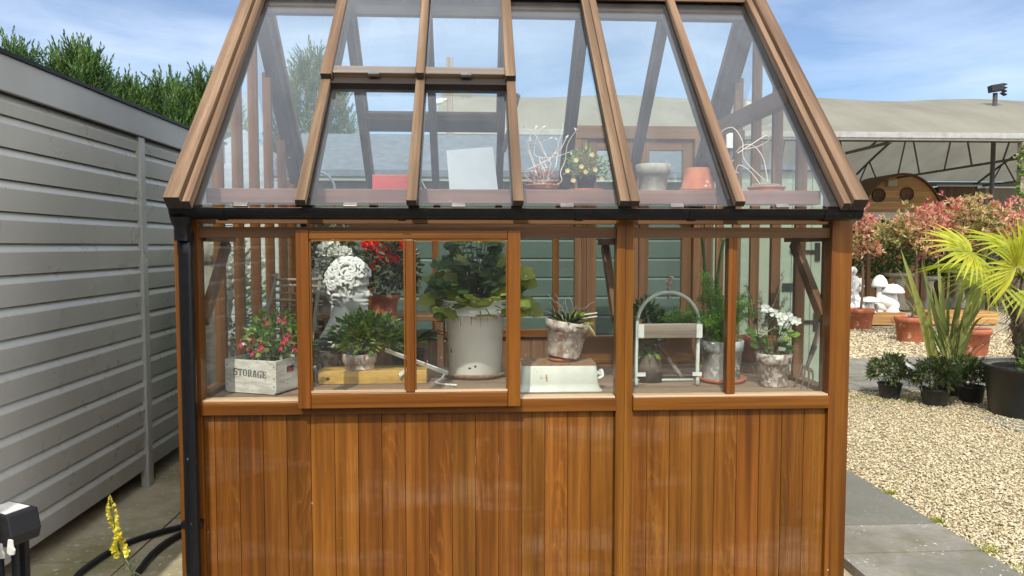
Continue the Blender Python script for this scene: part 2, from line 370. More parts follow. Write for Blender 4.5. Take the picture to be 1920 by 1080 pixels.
m_metal = paint('dull steel', (.25, .24, .23), (.16, .155, .14), .4, 20, 0, .8)
m_terra = paint('terracotta', (.40, .125, .055), (.30, .085, .04), .8, 14, .3, 0, (9, .63, (.50, .36, .28)))
m_oldterra = paint('limed old terracotta', (.27, .15, .11), (.50, .43, .37), .85, 22, .5, 0, (38, .56, (.60, .56, .50)), .4, .62)
m_painted = paint('flaking whitewashed pot', (.52, .47, .42), (.20, .13, .10), .85, 34, .5, 0, (26, .60, (.62, .58, .54)), .42, .56)
m_greypot = paint('weathered concrete pot', (.34, .33, .29), (.22, .20, .17), .9, 18, .4, 0, (12, .64, (.45, .42, .36)))
m_zinc = paint('tarnished zinc', (.44, .45, .43), (.10, .105, .10), .7, 9, .35, .1, (26, .58, (.62, .62, .58)), .40, .62)
m_enamel = paint('chipped white enamel', (.88, .88, .82), (.78, .79, .71), .22, 5, 0, 0, (7, .72, (.24, .13, .06)))
m_rust = paint('rusty top', (.16, .075, .035), (.27, .16, .09), .9, 30, .6)
m_soil = paint('compost', (.045, .032, .022), (.02, .014, .01), .95, 60, .9)
m_white = paint('white plaster', (.66, .65, .62), (.58, .57, .54), .75, 8, .12)
m_whitemetal = paint('white painted metal', (.62, .61, .57), (.5, .48, .43), .45, 25, 0, 0, (30, .66, (.25, .18, .12)))
m_sage = paint('sage painted tube', (.47, .50, .44), (.42, .44, .38), .4, 25, 0, 0, (22, .68, (.28, .22, .16)))
m_crate = paint('whitewashed crate', (.56, .53, .47), (.36, .32, .27), .8, 9, .3, 0, (40, .62, (.24, .20, .16)), .40, .68, 6, (1, 1, 4))
m_ink = paint('faded black ink', (.035, .033, .03), (.12, .11, .10), .8, 60)
m_yellow = paint('yellow weathered plank', (.46, .27, .05), (.30, .16, .035), .75, 9, .4, 0, (45, .64, (.18, .10, .04)), .4, .65, 6, (1, 1, 3))
m_greywood = wood('silvered old wood', (.14, .11, .085), (.24, .20, .16), (.36, .31, .26), .85, .02)
m_iron = paint('black iron', (.015, .015, .016), (.05, .035, .028), .6, 30)
m_forksteel = paint('rusted fork steel', (.13, .09, .065), (.07, .05, .04), .7, 24, .4, .4)
lf_dark = leafmat('dark leaves', [(0, (.018, .05, .012)), (.6, (.045, .11, .022)), (1, (.09, .18, .04))], .3)
lf_mid = leafmat('mid green leaves', [(0, (.045, .11, .016)), (.5, (.11, .24, .034)), (.85, (.24, .37, .06)), (1, (.42, .44, .12))], .4)
lf_yellow = leafmat('yellow green leaves', [(0, (.09, .16, .016)), (.5, (.27, .33, .035)), (1, (.48, .48, .09))], .4)
lf_fern = leafmat('feathery fern', [(0, (.08, .19, .02)), (.6, (.17, .34, .045)), (1, (.30, .48, .09))], .5)
lf_grey = leafmat('grey green leaves', [(0, (.05, .065, .04)), (.6, (.11, .13, .075)), (1, (.2, .2, .12))], .3)
lf_conifer = leafmat('conifer sprays', [(0, (.018, .05, .010)), (.5, (.055, .12, .022)), (1, (.14, .22, .045))], .3, .55)
pt_red = leafmat('scarlet petals', [(0, (.60, .008, .008)), (1, (.88, .03, .03))], .3)
pt_pink = leafmat('crimson pink petals', [(0, (.42, .015, .05)), (1, (.68, .06, .12))], .35)
pt_white = leafmat('white petals', [(0, (.66, .66, .62)), (1, (.85, .85, .82))], .3)
pt_yellow = leafmat('yellow petals', [(0, (.55, .45, .02)), (1, (.80, .72, .10))], .35)
pt_cream = leafmat('cream and peach petals', [(0, (.72, .66, .22)), (.5, (.75, .60, .35)), (1, (.75, .45, .32))], .3)
m_stem = paint('green stems', (.05, .09, .025), (.07, .075, .03), .6, 30)
m_brownstem = paint('woody stems', (.11, .07, .045), (.06, .04, .025), .8, 30)
m_dry = paint('dry pale stems', (.62, .54, .48), (.50, .38, .34), .7, 15)

# ------------------------------------------------------------------ the greenhouse
XL, XR, YF, YB = -1.355, 1.825, 3.5, 5.8
RIDGE_Y, EAVE_Y, EAVE_Z = 4.65, 3.36, 1.785
ANG = R(45.9); SL = (RIDGE_Y - EAVE_Y) / math.cos(ANG)
def slope(x, t, h, back=False):
    y = EAVE_Y + t * math.cos(ANG) - h * math.sin(ANG); z = EAVE_Z + t * math.sin(ANG) + h * math.cos(ANG)
    return np.array([x, 2 * RIDGE_Y - y if back else y, z])
def slope_n(back=False): return (0, math.sin(ANG) if back else -math.sin(ANG), math.cos(ANG))
gh = thing('greenhouse', 'wooden cedar greenhouse with steep glass roof and boarded lower walls', 'greenhouse', (.235, 4.65, 0))
# boarded wall, two panels of tongue and groove
def boards(x0, x1, y, z0, z1, first=None, w=.1105, th=.02):
    mb = MB(); x = x0; k = 0
    while x < x1 - .004:
        xe = min(x1, x + (first if (k == 0 and first) else w))
        mb.box(x + .0009, xe - .0009, y, y + th - .0025 * (k % 2), z0, z1); x = xe; k += 1
    return mb
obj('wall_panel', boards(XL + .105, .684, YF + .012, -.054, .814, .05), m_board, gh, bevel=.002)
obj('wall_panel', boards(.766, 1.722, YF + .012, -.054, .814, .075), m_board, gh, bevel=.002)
obj('wall_panel', boards(-1.27, .83, YB, .0, .885, .07), m_inner, gh, bevel=.002)
def side_boards(x0, x1):
    mb = MB(); y = YF + .12
    while y < YB - .06:
        mb.box(x0, x1, y + .0009, min(y + .1105, YB - .05) - .0009, -.054, .82); y += .1105
    return mb
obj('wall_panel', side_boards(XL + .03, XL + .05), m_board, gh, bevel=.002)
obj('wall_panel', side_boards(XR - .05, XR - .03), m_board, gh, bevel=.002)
# corner and middle posts, each two laminated strips
def post(x0, xm, x1, y0, y1, z1, m=m_cedar):
    mb = MB(); mb.box(x0, xm - .001, y0, y1, -.054, z1); mb.box(xm + .001, x1, y0 + .006, y1, -.054, z1 - .002)
    return obj('corner_post' if z1 > 1.6 else 'post', mb, m, gh, bevel=.002)
post(XL, XL + .03, XL + .105, YF - .012, YF + .07, 1.74)
post(1.722, 1.745, XR, YF - .012, YF + .07, 1.74)
post(.684, .726, .766, YF - .008, YF + .06, 1.735)
post(XL, XL + .05, XL + .1, YB - .07, YB + .01, 1.74, m_inner)
post(1.725, 1.775, XR, YB - .07, YB + .01, 2.42, m_inner)
# sill rails, tops painted pale for the sun on them
for x0, x1 in ((XL + .105, .684), (.766, 1.722)):
    o = obj('sill_rail', MB().box(x0, x1, YF - .022, YF + .048, .814, .874), m_cedar, gh, bevel=.003)
    obj('sill_top', MB().box(x0 + .004, x1 - .004, YF - .016, YF + .055, .8745, .884), m_sill, o, bevel=.002)
    obj('head_rail', MB().box(x0, x1, YF + .008, YF + .058, 1.635, 1.685), m_inner, gh, bevel=.002)
    obj('eave_rail', MB().box(x0, x1, YF + .008, YF + .058, 1.70, 1.775), m_inner, gh, bevel=.002)
obj('glazing_bar', MB().box(1.222, 1.243, YF - .006, YF + .05, .886, 1.634).box(1.245, 1.265, YF, YF + .05, .886, 1.634), m_cedar, gh, bevel=.002)
for x0, x1 in ((XL + .107, -.775), (.215, .682), (.768, 1.22), (1.267, 1.72)):
    obj('window_glass', MB().box(x0, x1, YF + .022, YF + .026, .886, 1.633), m_glass, gh)
# sliding sash standing proud of the wall
SX0, SX1, SY = -.795, .225, YF - .072
sash = obj('window_sash', MB().box(SX0, SX0 + .058, SY, SY + .045, .852, 1.668).box(SX1 - .058, SX1, SY, SY + .045, .852, 1.668)
    .box(SX0 + .059, SX1 - .059, SY + .002, SY + .044, .852, .922).box(SX0 + .059, SX1 - .059, SY + .002, SY + .044, 1.628, 1.666), m_cedar, gh, bevel=.004)
obj('muntin', MB().box(-.302, -.264, SY + .005, SY + .042, .9225, 1.6275), m_cedar, sash, bevel=.004)
for x0, x1 in ((SX0 + .06, -.304), (-.262, SX1 - .06)):
    mb = MB()
    mb.box(x0, x1, SY + .004, SY + .02, .9235, .934)
    ms_ = MB(); ms_.box(x0, x0 + .007, SY + .004, SY + .02, .9345, 1.6175); ms_.box(x1 - .007, x1, SY + .004, SY + .02, .9345, 1.6175); ms_.box(x0 + .0075, x1 - .0075, SY + .006, SY + .02, 1.619, 1.6265); obj('bead', ms_, m_cedar, sash)
    obj('bead', mb, m_sill, sash)  # lower bead takes the painted sunlit tone too
    obj('pane', MB().box(x0 + .002, x1 - .002, SY + .022, SY + .026, .9245, 1.6255), m_glass, sash)
# gable walls: uprights, rails, glass, knee braces
def roof_z(y): return EAVE_Z + (min(y, 2 * RIDGE_Y - y) - EAVE_Y) * math.tan(ANG)
for side, xi, xo in ((-1, XL + .07, XL + .015), (1, XR - .07, XR - .015)):
    x0, x1 = min(xi, xo), max(xi, xo)
    for y in (3.63, 3.96, 4.29, 4.615, 4.94, 5.28, 5.55):
        obj('gable_bar', MB().box(x0, x1, y, y + .035, .885, roof_z(y + .017) - .09), m_inner if side > 0 else m_cedar, gh, bevel=.002)
    obj('gable_sill', MB().box(x0 - .005, x1 + .005, YF + .072, YB - .072, .825, .884), m_inner, gh, bevel=.002)
    xm = (x0 + x1) / 2
    g = [(xm - .002, YF + .07, .886), (xm - .002, YB - .07, .886), (xm - .002, YB - .07, roof_z(YB - .07) - .085), (xm - .002, RIDGE_Y, roof_z(RIDGE_Y) - .085), (xm - .002, YF + .07, roof_z(YF + .07) - .085)]
    obj('gable_glass', MB().prism(g, (.004, 0, 0)), m_glass, gh)
    xb = xi + (.022 if side < 0 else -.022)
    obj('brace', MB().bar((xb, YF + .085, 1.24), (xb, YF + .44, 1.615), .035, .06, (0, -1, 1)).box(xb - .03, xb + .03, YF + .06, YF + .5, 1.618, 1.66), m_inner, gh, bevel=.003)
obj('gable_rail', MB().box(XR - .13, XR - .075, 3.98, 5.32, 2.36, 2.46), m_inner, gh, bevel=.003)
obj('brace', MB().bar((.70, YF + .085, 1.24), (.70, YF + .40, 1.60), .035, .06, (0, -1, 1)).box(.67, .73, YF + .06, YF + .45, 1.602, 1.634), m_inner, gh, bevel=.003)
# back wall: rail, bars, glass, tall double door with a raised head
obj('back_sill', MB().box(XL + .1, .83, YB - .03, YB + .04, .886, .945), m_cedar, gh, bevel=.002)
obj('head_rail', MB().box(XL + .1, .80, YB - .02, YB + .04, 1.70, 1.775), m_inner, gh, bevel=.002)
for x in (-.785, -.28, .655):
    obj('glazing_bar', MB().box(x - .024, x + .024, YB - .02, YB + .03, .946, 1.699), m_cedar, gh, bevel=.002)
obj('window_glass', MB().box(XL + .11, .80, YB + .004, YB + .008, .947, 1.698), m_glass, gh)
post(.80, .85, .89, YB - .04, YB + .03, 2.42, m_inner)
door = obj('double_door', MB().box(.80, XR, YB - .045, YB + .035, 2.42, 2.52), m_inner, gh, bevel=.003)
for x0, x1 in ((.895, 1.302), (1.308, 1.72)):
    lf = obj('door_leaf', MB().box(x0, x0 + .075, YB - .02, YB + .02, .03, 2.415).box(x1 - .075, x1, YB - .02, YB + .02, .03, 2.415)
        .box(x0 + .076, x1 - .076, YB - .018, YB + .018, 2.335, 2.414).box(x0 + .076, x1 - .076, YB - .018, YB + .018, .03, .16).box(x0 + .076, x1 - .076, YB - .012, YB + .012, .161, .80)
        .box(x0 + .076, x1 - .076, YB - .018, YB + .018, .801, .89), m_inner, door, bevel=.003)
    obj('door_glass', MB().box(x0 + .0765, x1 - .0765, YB - .002, YB + .002, .891, 2.334), m_glass, door)
# roof
BX = [-.745, -.263, .208, .708, 1.208]; TV = (4.0 - EAVE_Y) / math.cos(ANG)
for back in (False, True):
    up = slope_n(back); mt = m_roofbar
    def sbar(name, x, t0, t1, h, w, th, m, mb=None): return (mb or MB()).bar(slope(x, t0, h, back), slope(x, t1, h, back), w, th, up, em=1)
    for x in BX:
        vent = x < .3
        t1 = TV - .01 if vent else SL - .035
        mb = MB()
        for xx, w in (((x - .024, .044), (x + .022, .042)) if x == .708 else ((x, .046),)):
            sbar('', xx, -.03, t1, .032, w, .034, mt, mb)
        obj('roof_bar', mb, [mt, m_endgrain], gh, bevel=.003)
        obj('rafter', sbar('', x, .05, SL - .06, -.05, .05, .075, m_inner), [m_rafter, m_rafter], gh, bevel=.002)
    for x, w, h, th in ((-1.281, .068, .042, .066), (-1.226, .034, .03, .045), (1.749, .068, .042, .066), (1.694, .034, .03, .045)):
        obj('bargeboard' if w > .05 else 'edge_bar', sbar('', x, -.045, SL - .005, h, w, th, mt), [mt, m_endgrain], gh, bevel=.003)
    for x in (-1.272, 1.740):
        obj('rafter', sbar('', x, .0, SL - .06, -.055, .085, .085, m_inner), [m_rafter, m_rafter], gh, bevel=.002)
    xs = [-1.212] + BX + [1.680]
    for i in range(6):
        t1 = TV + .02 if i in (1, 2) else SL - .06
        a, b = xs[i] + .004, xs[i + 1] - .004
        q = [slope(a, -.012, 0, back), slope(b, -.012, 0, back), slope(b, t1, 0, back), slope(a, t1, 0, back)]
        g = obj('roof_glass', MB().prism(q, np.asarray(up) * .004), m_rglass if not back else m_glass, gh)
        xm = (a + b) / 2 - .03
        if not back: obj('glass_clip', MB().bar(slope(xm - .03, -.014, .004), slope(xm + .03, -.014, .004), .022, .012, up), m_metal, gh, bevel=.001)
    # vent, propped slightly open at its foot
    hv = .062
    mb = MB()
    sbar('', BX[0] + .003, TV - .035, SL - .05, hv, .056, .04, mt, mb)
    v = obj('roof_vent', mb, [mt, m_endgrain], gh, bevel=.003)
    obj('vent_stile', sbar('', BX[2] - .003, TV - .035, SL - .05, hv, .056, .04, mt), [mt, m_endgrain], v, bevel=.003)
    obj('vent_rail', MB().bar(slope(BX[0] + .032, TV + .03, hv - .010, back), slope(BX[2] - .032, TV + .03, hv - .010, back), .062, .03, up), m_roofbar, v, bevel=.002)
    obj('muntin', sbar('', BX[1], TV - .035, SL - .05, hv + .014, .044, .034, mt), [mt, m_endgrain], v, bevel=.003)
    obj('under_shade_rail', MB().bar(slope(BX[0] - .02, TV - .005, hv - .050, back), slope(BX[2] + .02, TV - .005, hv - .050, back), .10, .055, up), m_under, v)  # shade of the vent gap painted as a deep near-black rail
    for i in (0, 1):
        a, b = BX[i] + .03, BX[i + 1] - .026
        q = [slope(a, TV - .005, hv + .006, back), slope(b, TV - .005, hv + .006, back), slope(b, SL - .06, hv + .006, back), slope(a, SL - .06, hv + .006, back)]
        obj('pane', MB().prism(q, np.asarray(up) * .004), m_rglass if not back else m_glass, v)
        xm = (a + b) / 2
        obj('glass_clip', MB().bar(slope(xm - .028, TV - .008, hv + .004, back), slope(xm + .028, TV - .008, hv + .004, back), .02, .014, up), m_metal, v)
obj('vent_stay', MB().bar((.25, 4.0, 2.40), (.18, 4.16, 2.12), .014, .03), m_metal, gh)
obj('ridge_beam', MB().box(XL + .05, XR - .05, RIDGE_Y - .03, RIDGE_Y + .03, 2.99, 3.075), m_under, gh)  # shade below the ridge put into the beam colour
obj('ridge_board', MB().box(-1.315, 1.783, RIDGE_Y - .075, RIDGE_Y + .075, 3.155, 3.185).box(-1.305, 1.773, RIDGE_Y - .07, RIDGE_Y - .045, 3.085, 3.153).box(-1.305, 1.773, RIDGE_Y + .045, RIDGE_Y + .07, 3.085, 3.153), m_roofbar, gh, bevel=.004)
# gutter (half round) with brackets, outlet and downpipe
def gutter_mb(x0, x1, r=.046, y=3.395, z=1.765):
    a = np.linspace(math.pi, 2 * math.pi, 13); mb = MB()
    o = np.stack([np.cos(a) * r, np.sin(a) * r * 1.1], -1); i = o[::-1] * .9; pr = np.concatenate([o, i])
    return mb.prism([(x0, y + p, z + q) for p, q in pr], (x1 - x0, 0, 0))
gut = obj('gutter', gutter_mb(-1.322, 1.80), m_gutter, gh)
for x in (-1.12, -.33, .47, .99, 1.62):
    obj('bracket', gutter_mb(x, x + .035, .050), m_gutter, gut)
obj('outlet', MB().lathe([(.034, 1.62), (.034, 1.68), (.044, 1.70), (.052, 1.725)], 20, (-1.283, 3.40, 0)), m_gutter, gut)
obj('downpipe', MB().lathe([(.033, -.05), (.033, 1.66)], 24, (-1.283, 3.437, 0)).lathe([(.036, 1.56), (.0365, 1.66), (.033, 1.662)], 24, (-1.283, 3.437, 0)).box(-1.335, -1.247, 3.434, 3.482, .30, .33), m_gutter, gh)
# inside: staging, high shelf
mb = MB(); y = YF + .06
while y < 4.46: mb.box(XL + .1, XR - .1, y, y + .085, .846, .87); y += .093
staging = obj('staging', mb, m_shelf, gh, bevel=.002)
for x in (-1.2, -.2, .75, 1.7):
    obj('leg', MB().box(x - .03, x + .03, 4.38, 4.44, 0, .844), m_inner, staging)
    obj('bearer', MB().box(x - .025, x + .025, YF + .06, 4.37, .79, .844), m_inner, staging)
obj('high_shelf', MB().box(XL + .11, XR - .11, 3.60, 3.70, 1.80, 1.868).box(XL + .11, XR - .11, 3.702, 3.80, 1.835, 1.868), m_pink, gh, bevel=.003)

# ------------------------------------------------------------------ grey clad shed on the left
t = NT('grey composite cladding'); o = t.obj()
c = t.ramp(t.noise(o, 2.5, 5), [(.35, (.35, .35, .325)), (.65, (.325, .325, .298))])
c = t.mix(t.ramp(t.noise(t.map(o, (1, 9, .7)), 1.3, 5, .65), [(.5, 0.), (.75, .10)]), c, (.20, .195, .17))       # rain streaks
low = t.math('SUBTRACT', .62, t.math('MULTIPLY', t.n('ShaderNodeSeparateXYZ', {0: o}).outputs[2], 1.3), clamp=True)
c = t.mix(t.math('MULTIPLY', low, t.ramp(t.noise(o, 7, 6, .7), [(.42, 0.), (.70, .7)])), c, (.19, .18, .13))       # splash dirt at the foot
c = t.mix(t.ramp(t.noise(o, 90, 2), [(.74, 0.), (.77, .35)]), c, (.16, .16, .14))
m_clad = t.done(t.pbsdf(c, t.math('MULTIPLY_ADD', t.noise(o, 6, 4), .2, .2)))
m_fascia = paint('grey fascia', (.29, .295, .29), (.265, .27, .26), .5, 3)
SHX = -2.15; SY0, SY1 = -2.0, 6.6
shed = thing('storage_shed', 'long grey clad shed with horizontal boards and flat fascia roof', 'shed', (-3.6, 2.3, 0))
def cladding(y0, y1):
    mb = MB(); z = .11
    while z < 2.26:
        zt = min(z + .149, 2.296)
        pts = [(SHX - .010, z + .010), (SHX, zt - .034), (SHX - .002, zt - .029), (SHX - .024, zt + .001), (SHX - .024, zt + .0045), (SHX - .05, zt + .0045), (SHX - .05, z + .011), (SHX - .034, z + .010)]
        mb.prism([(px, y0, pz) for px, pz in pts], (0, y1 - y0, 0)); z += .149
    return mb
PY = 5.03
obj('wall', cladding(SY0, PY - .04), m_clad, shed)
obj('wall', cladding(PY + .04, SY1), m_clad, shed)
obj('wall', MB().box(-5.05, SHX - .052, SY0, SY1, .1, 2.27), m_clad, shed)
obj('trim', MB().box(SHX - .04, SHX + .012, PY - .0385, PY + .0385, .0, 2.30), m_clad, shed, bevel=.003)
obj('fascia', MB().box(SHX - .005, SHX + .022, SY0 - .05, SY1 + .05, 2.305, 2.47), m_fascia, shed, bevel=.004)
obj('roof', MB().box(-5.1, SHX + .034, SY0 - .07, SY1 + .07, 2.471, 2.49), m_black, shed)
obj('soffit', MB().box(-5.05, SHX - .006, SY0 - .04, SY1 + .04, 2.30, 2.47), m_black, shed)
# ------------------------------------------------------------------ ground, paving, gravel
t = NT('bare ground'); o = t.geo()
m_ground = t.done(t.pbsdf(t.ramp(t.noise(o, 3, 6, .65), [(.3, (.22, .18, .12)), (.5, (.36, .30, .21)), (.7, (.46, .40, .29))]), .95, t.bump(t.noise(o, 60, 4), .6, .01)))
structure('ground', MB().add([(-150, -20, -.055), (150, -20, -.055), (150, 250, -.055), (-150, 250, -.055)], [(0, 1, 2, 3)]), m_ground)
t = NT('concrete paving'); o = t.geo(); r = t.rnd()
n1 = t.noise(o, 1.6, 6, .65); n2 = t.noise(o, 45, 4, .7); n3 = t.noise(o, 4.5, 5, .6)
c = t.mix(t.ramp(n1, [(.40, 0.), (.58, 1.)]), (.24, .22, .18), (.15, .14, .11))
c = t.mix(t.ramp(n2, [(.35, .5), (.7, 0.)]), c, (.11, .105, .09))
c = t.mix(t.ramp(n3, [(.48, 0.), (.70, .75)]), c, (.10, .095, .045))
lich = t.math('MULTIPLY', t.math('GREATER_THAN', t.noise(o, 38, 2), .66), t.math('GREATER_THAN', t.noise(o, 3, 2), .5))
c = t.mix(t.math('MULTIPLY', lich, .7), c, (.55, .54, .5))
c = t.mix(t.ramp(r, [(0., 0.), (1., .75)]), c, (.10, .10, .08))
m_slab = t.done(t.pbsdf(c, .85, t.bump(n2, .35, .004)))
mb = MB(); k = 0
def slab(x0, x1, y0, y1, z, rnd, mat=0): mb.box(x0 + .004, x1 - .004, y0 + .004, y1 - .004, -.05, z + random.uniform(-.003, .002), rnd, mat)
for i, (ya, yb) in enumerate([(-2.2 + .6 * q, -1.6 + .6 * q) for q in range(8)]):
    for j in range(10): slab(-2.3 + .6 * j - .25, -1.7 + .6 * j - .25 if j < 9 else 3.0, ya, yb, 0, random.uniform(0, .25)) if -2.3 + .6 * j - .25 < 2.6 else None
for (ya, yb, rd) in ((2.6, 3.12, .12), (3.12, 3.70, .2), (3.70, 4.08, .05), (4.08, 5.04, .98), (5.04, 5.9, .35), (5.9, 6.5, .15)):
    slab(1.9, 2.68, ya, yb, 0, rd)
for i in range(7):
    ya = 2.6 + .6 * i
    slab(-2.35, -1.75, ya, ya + .6, 0, .1, 1); slab(-1.75, -1.30, ya, ya + .6, 0, .1, 1)
m_mossy = paint('mossy sandy paving', (.36, .31, .21), (.20, .18, .085), .9, 2.2, .3, 0, (24, .62, (.46, .42, .33)), .40, .62, 8)
structure('paving', mb, [m_slab, m_mossy])
mb = MB()
for i in range(9):
    for j, (ya, yb) in enumerate(((7.95, 8.75), (8.75, 9.55), (9.55, 10.3))):
        mb.box(2.6 + i * .9 + .2 * j, 3.49 + i * .9 + .2 * j, ya + .005, yb - .005, -.05, .004 + random.uniform(-.003, .003), random.uniform(0, .3))
structure('path', mb, m_slab)
# gravel: loose stones over a stony bed
m_stone = leafmat('gravel stones', [(0, (.18, .135, .07)), (.3, (.40, .325, .19)), (.7, (.53, .45, .29)), (1, (.60, .53, .37))], 0., .8)
t = NT('gravel bed'); o = t.geo()
vo = t.n('ShaderNodeTexVoronoi', {'Vector': o, 'Scale': 42.})
c = t.ramp(t.n('ShaderNodeSeparateColor', {0: vo.outputs['Color']}).outputs[0], [(0, (.26, .20, .12)), (.4, (.44, .36, .22)), (1, (.58, .50, .33))])
c = t.mix(t.ramp(vo.outputs['Distance'], [(.25, 0.), (.65, .6)]), c, (.14, .105, .06))
m_bed = t.done(t.pbsdf(c, .9, t.bump(vo.outputs['Distance'], 1., .02)))
structure('gravel_bed', MB().add([(2.69, 1.5, -.018), (16, 1.5, -.018), (16, 14.6, -.018), (2.69, 14.6, -.018)], [(0, 1, 2, 3)]), m_bed)
ico = np.array([(0, .53, .85), (0, .53, -.85), (0, -.53, .85), (0, -.53, -.85), (.53, .85, 0), (.53, -.85, 0), (-.53, .85, 0), (-.53, -.85, 0), (.85, 0, .53), (-.85, 0, .53), (.85, 0, -.53), (-.85, 0, -.53)])
icf = np.array([(0, 2, 8), (0, 8, 4), (0, 4, 6), (0, 6, 9), (0, 9, 2), (2, 7, 5), (2, 5, 8), (8, 5, 10), (8, 10, 4), (4, 10, 1), (4, 1, 6), (6, 1, 11), (6, 11, 9), (9, 11, 7), (9, 7, 2), (3, 5, 7), (3, 10, 5), (3, 1, 10), (3, 11, 1), (3, 7, 11)])
def stones(mb, P, sz):
    n = len(P); a = rng.random(n) * 6.28; ca, sa = np.cos(a), np.sin(a)
    v = ico[None] * (1 + rng.uniform(-.25, .25, (n, 12, 1))) * (sz[:, None] * np.stack([rng.uniform(.8, 1.3, n), rng.uniform(.55, .9, n), rng.uniform(.35, .6, n)], -1))[:, None]
    tl = rng.uniform(-.5, .5, (n, 1)); v[..., 2] = v[..., 2] + v[..., 0] * tl
    x = v[..., 0] * ca[:, None] - v[..., 1] * sa[:, None]; y = v[..., 0] * sa[:, None] + v[..., 1] * ca[:, None]
    v = np.stack([x, y, v[..., 2]], -1) + P[:, None]
    f = icf[None] + np.arange(n)[:, None, None] * 12
    mb.add(v.reshape(-1, 3), f.reshape(-1, 3), None, np.repeat(rng.random(n), 20))
mb = MB()
n = 64000; y = 2.6 + 5.5 * rng.random(n); x = 2.67 + rng.random(n) * (.9 + (y - 2.6) * .75)
stones(mb, np.stack([x, y, -.012 + rng.uniform(0, .012, n)], -1), rng.uniform(.0055, .0108, n))
n = 9000; y = 10.25 + 4. * rng.random(n); x = 4.2 + rng.random(n) * 5.5
stones(mb, np.stack([x, y, -.008 + rng.uniform(0, .01, n)], -1), rng.uniform(.014, .024, n))
structure('gravel', mb, m_stone, kind='stuff')
# moss and weeds in the joints
def weeds(name, spots, mats, n, h):
    mb = MB()
    for (x, y, r_) in spots:
        P = np.stack([x + rng.normal(size=n) * r_, y + rng.normal(size=n) * r_, np.zeros(n)], -1)
        mb.leaves(P, rng.normal(size=(n, 3)) * .7 + np.array([0, 0, .8]), rng.uniform(.5, 1.2, n) * h, h * .3)
    structure(name, mb, mats, kind='stuff')
weeds('weeds', [(4.05, 7.55, .09), (4.2, 7.4, .07), (5.3, 6.2, .06), (2.74, 3.45, .03), (2.72, 3.7, .03), (2.74, 3.3, .02), (2.70, 4.1, .02), (4.5, 7.4, .05), (2.7, 4.6, .02)], lf_yellow, 60, .028)
# ------------------------------------------------------------------ hedge trees and a far conifer
def crown_conifer(mb, c, rx, ry, h, n, sp):
    """feathery upright sprays over a tall rounded body"""
    cx, cy_, cz = c
    zz = np.where(rng.random(n) < .82, .42 + .58 * rng.random(n) ** .85, .42 * rng.random(n)); a = rng.random(n) * 2 * math.pi
    prof = np.sqrt(np.clip(1 - zz ** 2.2, 0, 1)); rad = .55 + .45 * rng.random(n) ** .4
    lump = 1 + .16 * np.sin(a * 3 + zz * 7 + cx) + .1 * np.sin(a * 7 - zz * 11)
    P = np.stack([cx + rx * prof * rad * lump * np.cos(a), cy_ + ry * prof * rad * lump * np.sin(a), cz + h * zz * (1 + .05 * np.sin(a * 5))], -1)
    out = np.stack([np.cos(a), np.sin(a), np.zeros(n)], -1)
    A = unit(out * (.75 - .45 * zz[:, None]) + np.array([0, 0, 1.]) * (.45 + .6 * zz[:, None]) + rng.normal(size=(n, 3)) * .28)
    Ls = sp * rng.uniform(.6, 1.4, n); tone = np.clip(rng.normal(.34, .27, n) + .22 * (rad - .8) / .2 * .5, 0, 1)
    k = 12
    for j in range(k):
        f = (j + .5) / k; sgn = 1 if j % 2 else -1
        S = unit(np.cross(A, rng.normal(size=(n, 3)))); D = A * (.62 + .4 * f) + S * sgn * (.75 * (1 - f) + .1)
        mb.leaves(P + A * (Ls * f)[:, None], D, Ls * (.34 - .18 * f), Ls * .062, rnd=np.clip(tone + .25 * f - .1 + rng.normal(size=n) * .08, 0, 1))
def conifer(label, c, rx, ry, h, n, sp, group=None, tip=None):
    r_ = thing('conifer_tree', label, 'tree', c, group)
    obj('trunk', MB().tube([(c[0], c[1], c[2]), (c[0] + .05, c[1], c[2] + h * .5), (c[0], c[1], c[2] + h * .9)], [.13, .09, .02], 8), m_brownstem, r_)
    mb = MB(); crown_conifer(mb, c, rx, ry, h, n, sp)
    if tip: crown_conifer(mb, (c[0] + tip[0], c[1], c[2] + h * .6), rx * .35, ry * .35, h * tip[1], n // 6, sp)
    obj('crown', mb, lf_conifer, r_)
HG = 'dark conifers in the hedge behind the grey shed'
for (px, top, Y, rx, lab, tip) in ((-70, 60, 8.6, .95, 'hedge conifer at the far left edge above the shed roof', None), (20, 68, 8.9, .75, 'dark hedge conifer with a ragged low top at the left, above the shed roof', (.1, .36)),
        (145, 78, 9.2, .75, 'tallest pointed hedge conifer above the grey shed fascia', (0, .41)), (235, 140, 9.6, .7, 'lower rounded hedge conifer right of the tallest pointed one', None),
        (318, 138, 9.9, .75, 'hedge conifer with several short points left of the greenhouse roof', (.15, .37)), (392, 128, 10.1, .6, 'hedge conifer half hidden behind the left roof bargeboard', (0, .37))):
    p = atY(px, top, Y); conifer(lab, (p[0], Y, 0), rx, .8, p[2] - .38, 3300, .25, HG, tip)
p = atY(588, 128, 14.); conifer('broad conifer seen through the left roof panes of the greenhouse', (p[0], 14., 0), .95, .95, p[2] - .1, 2300, .32)
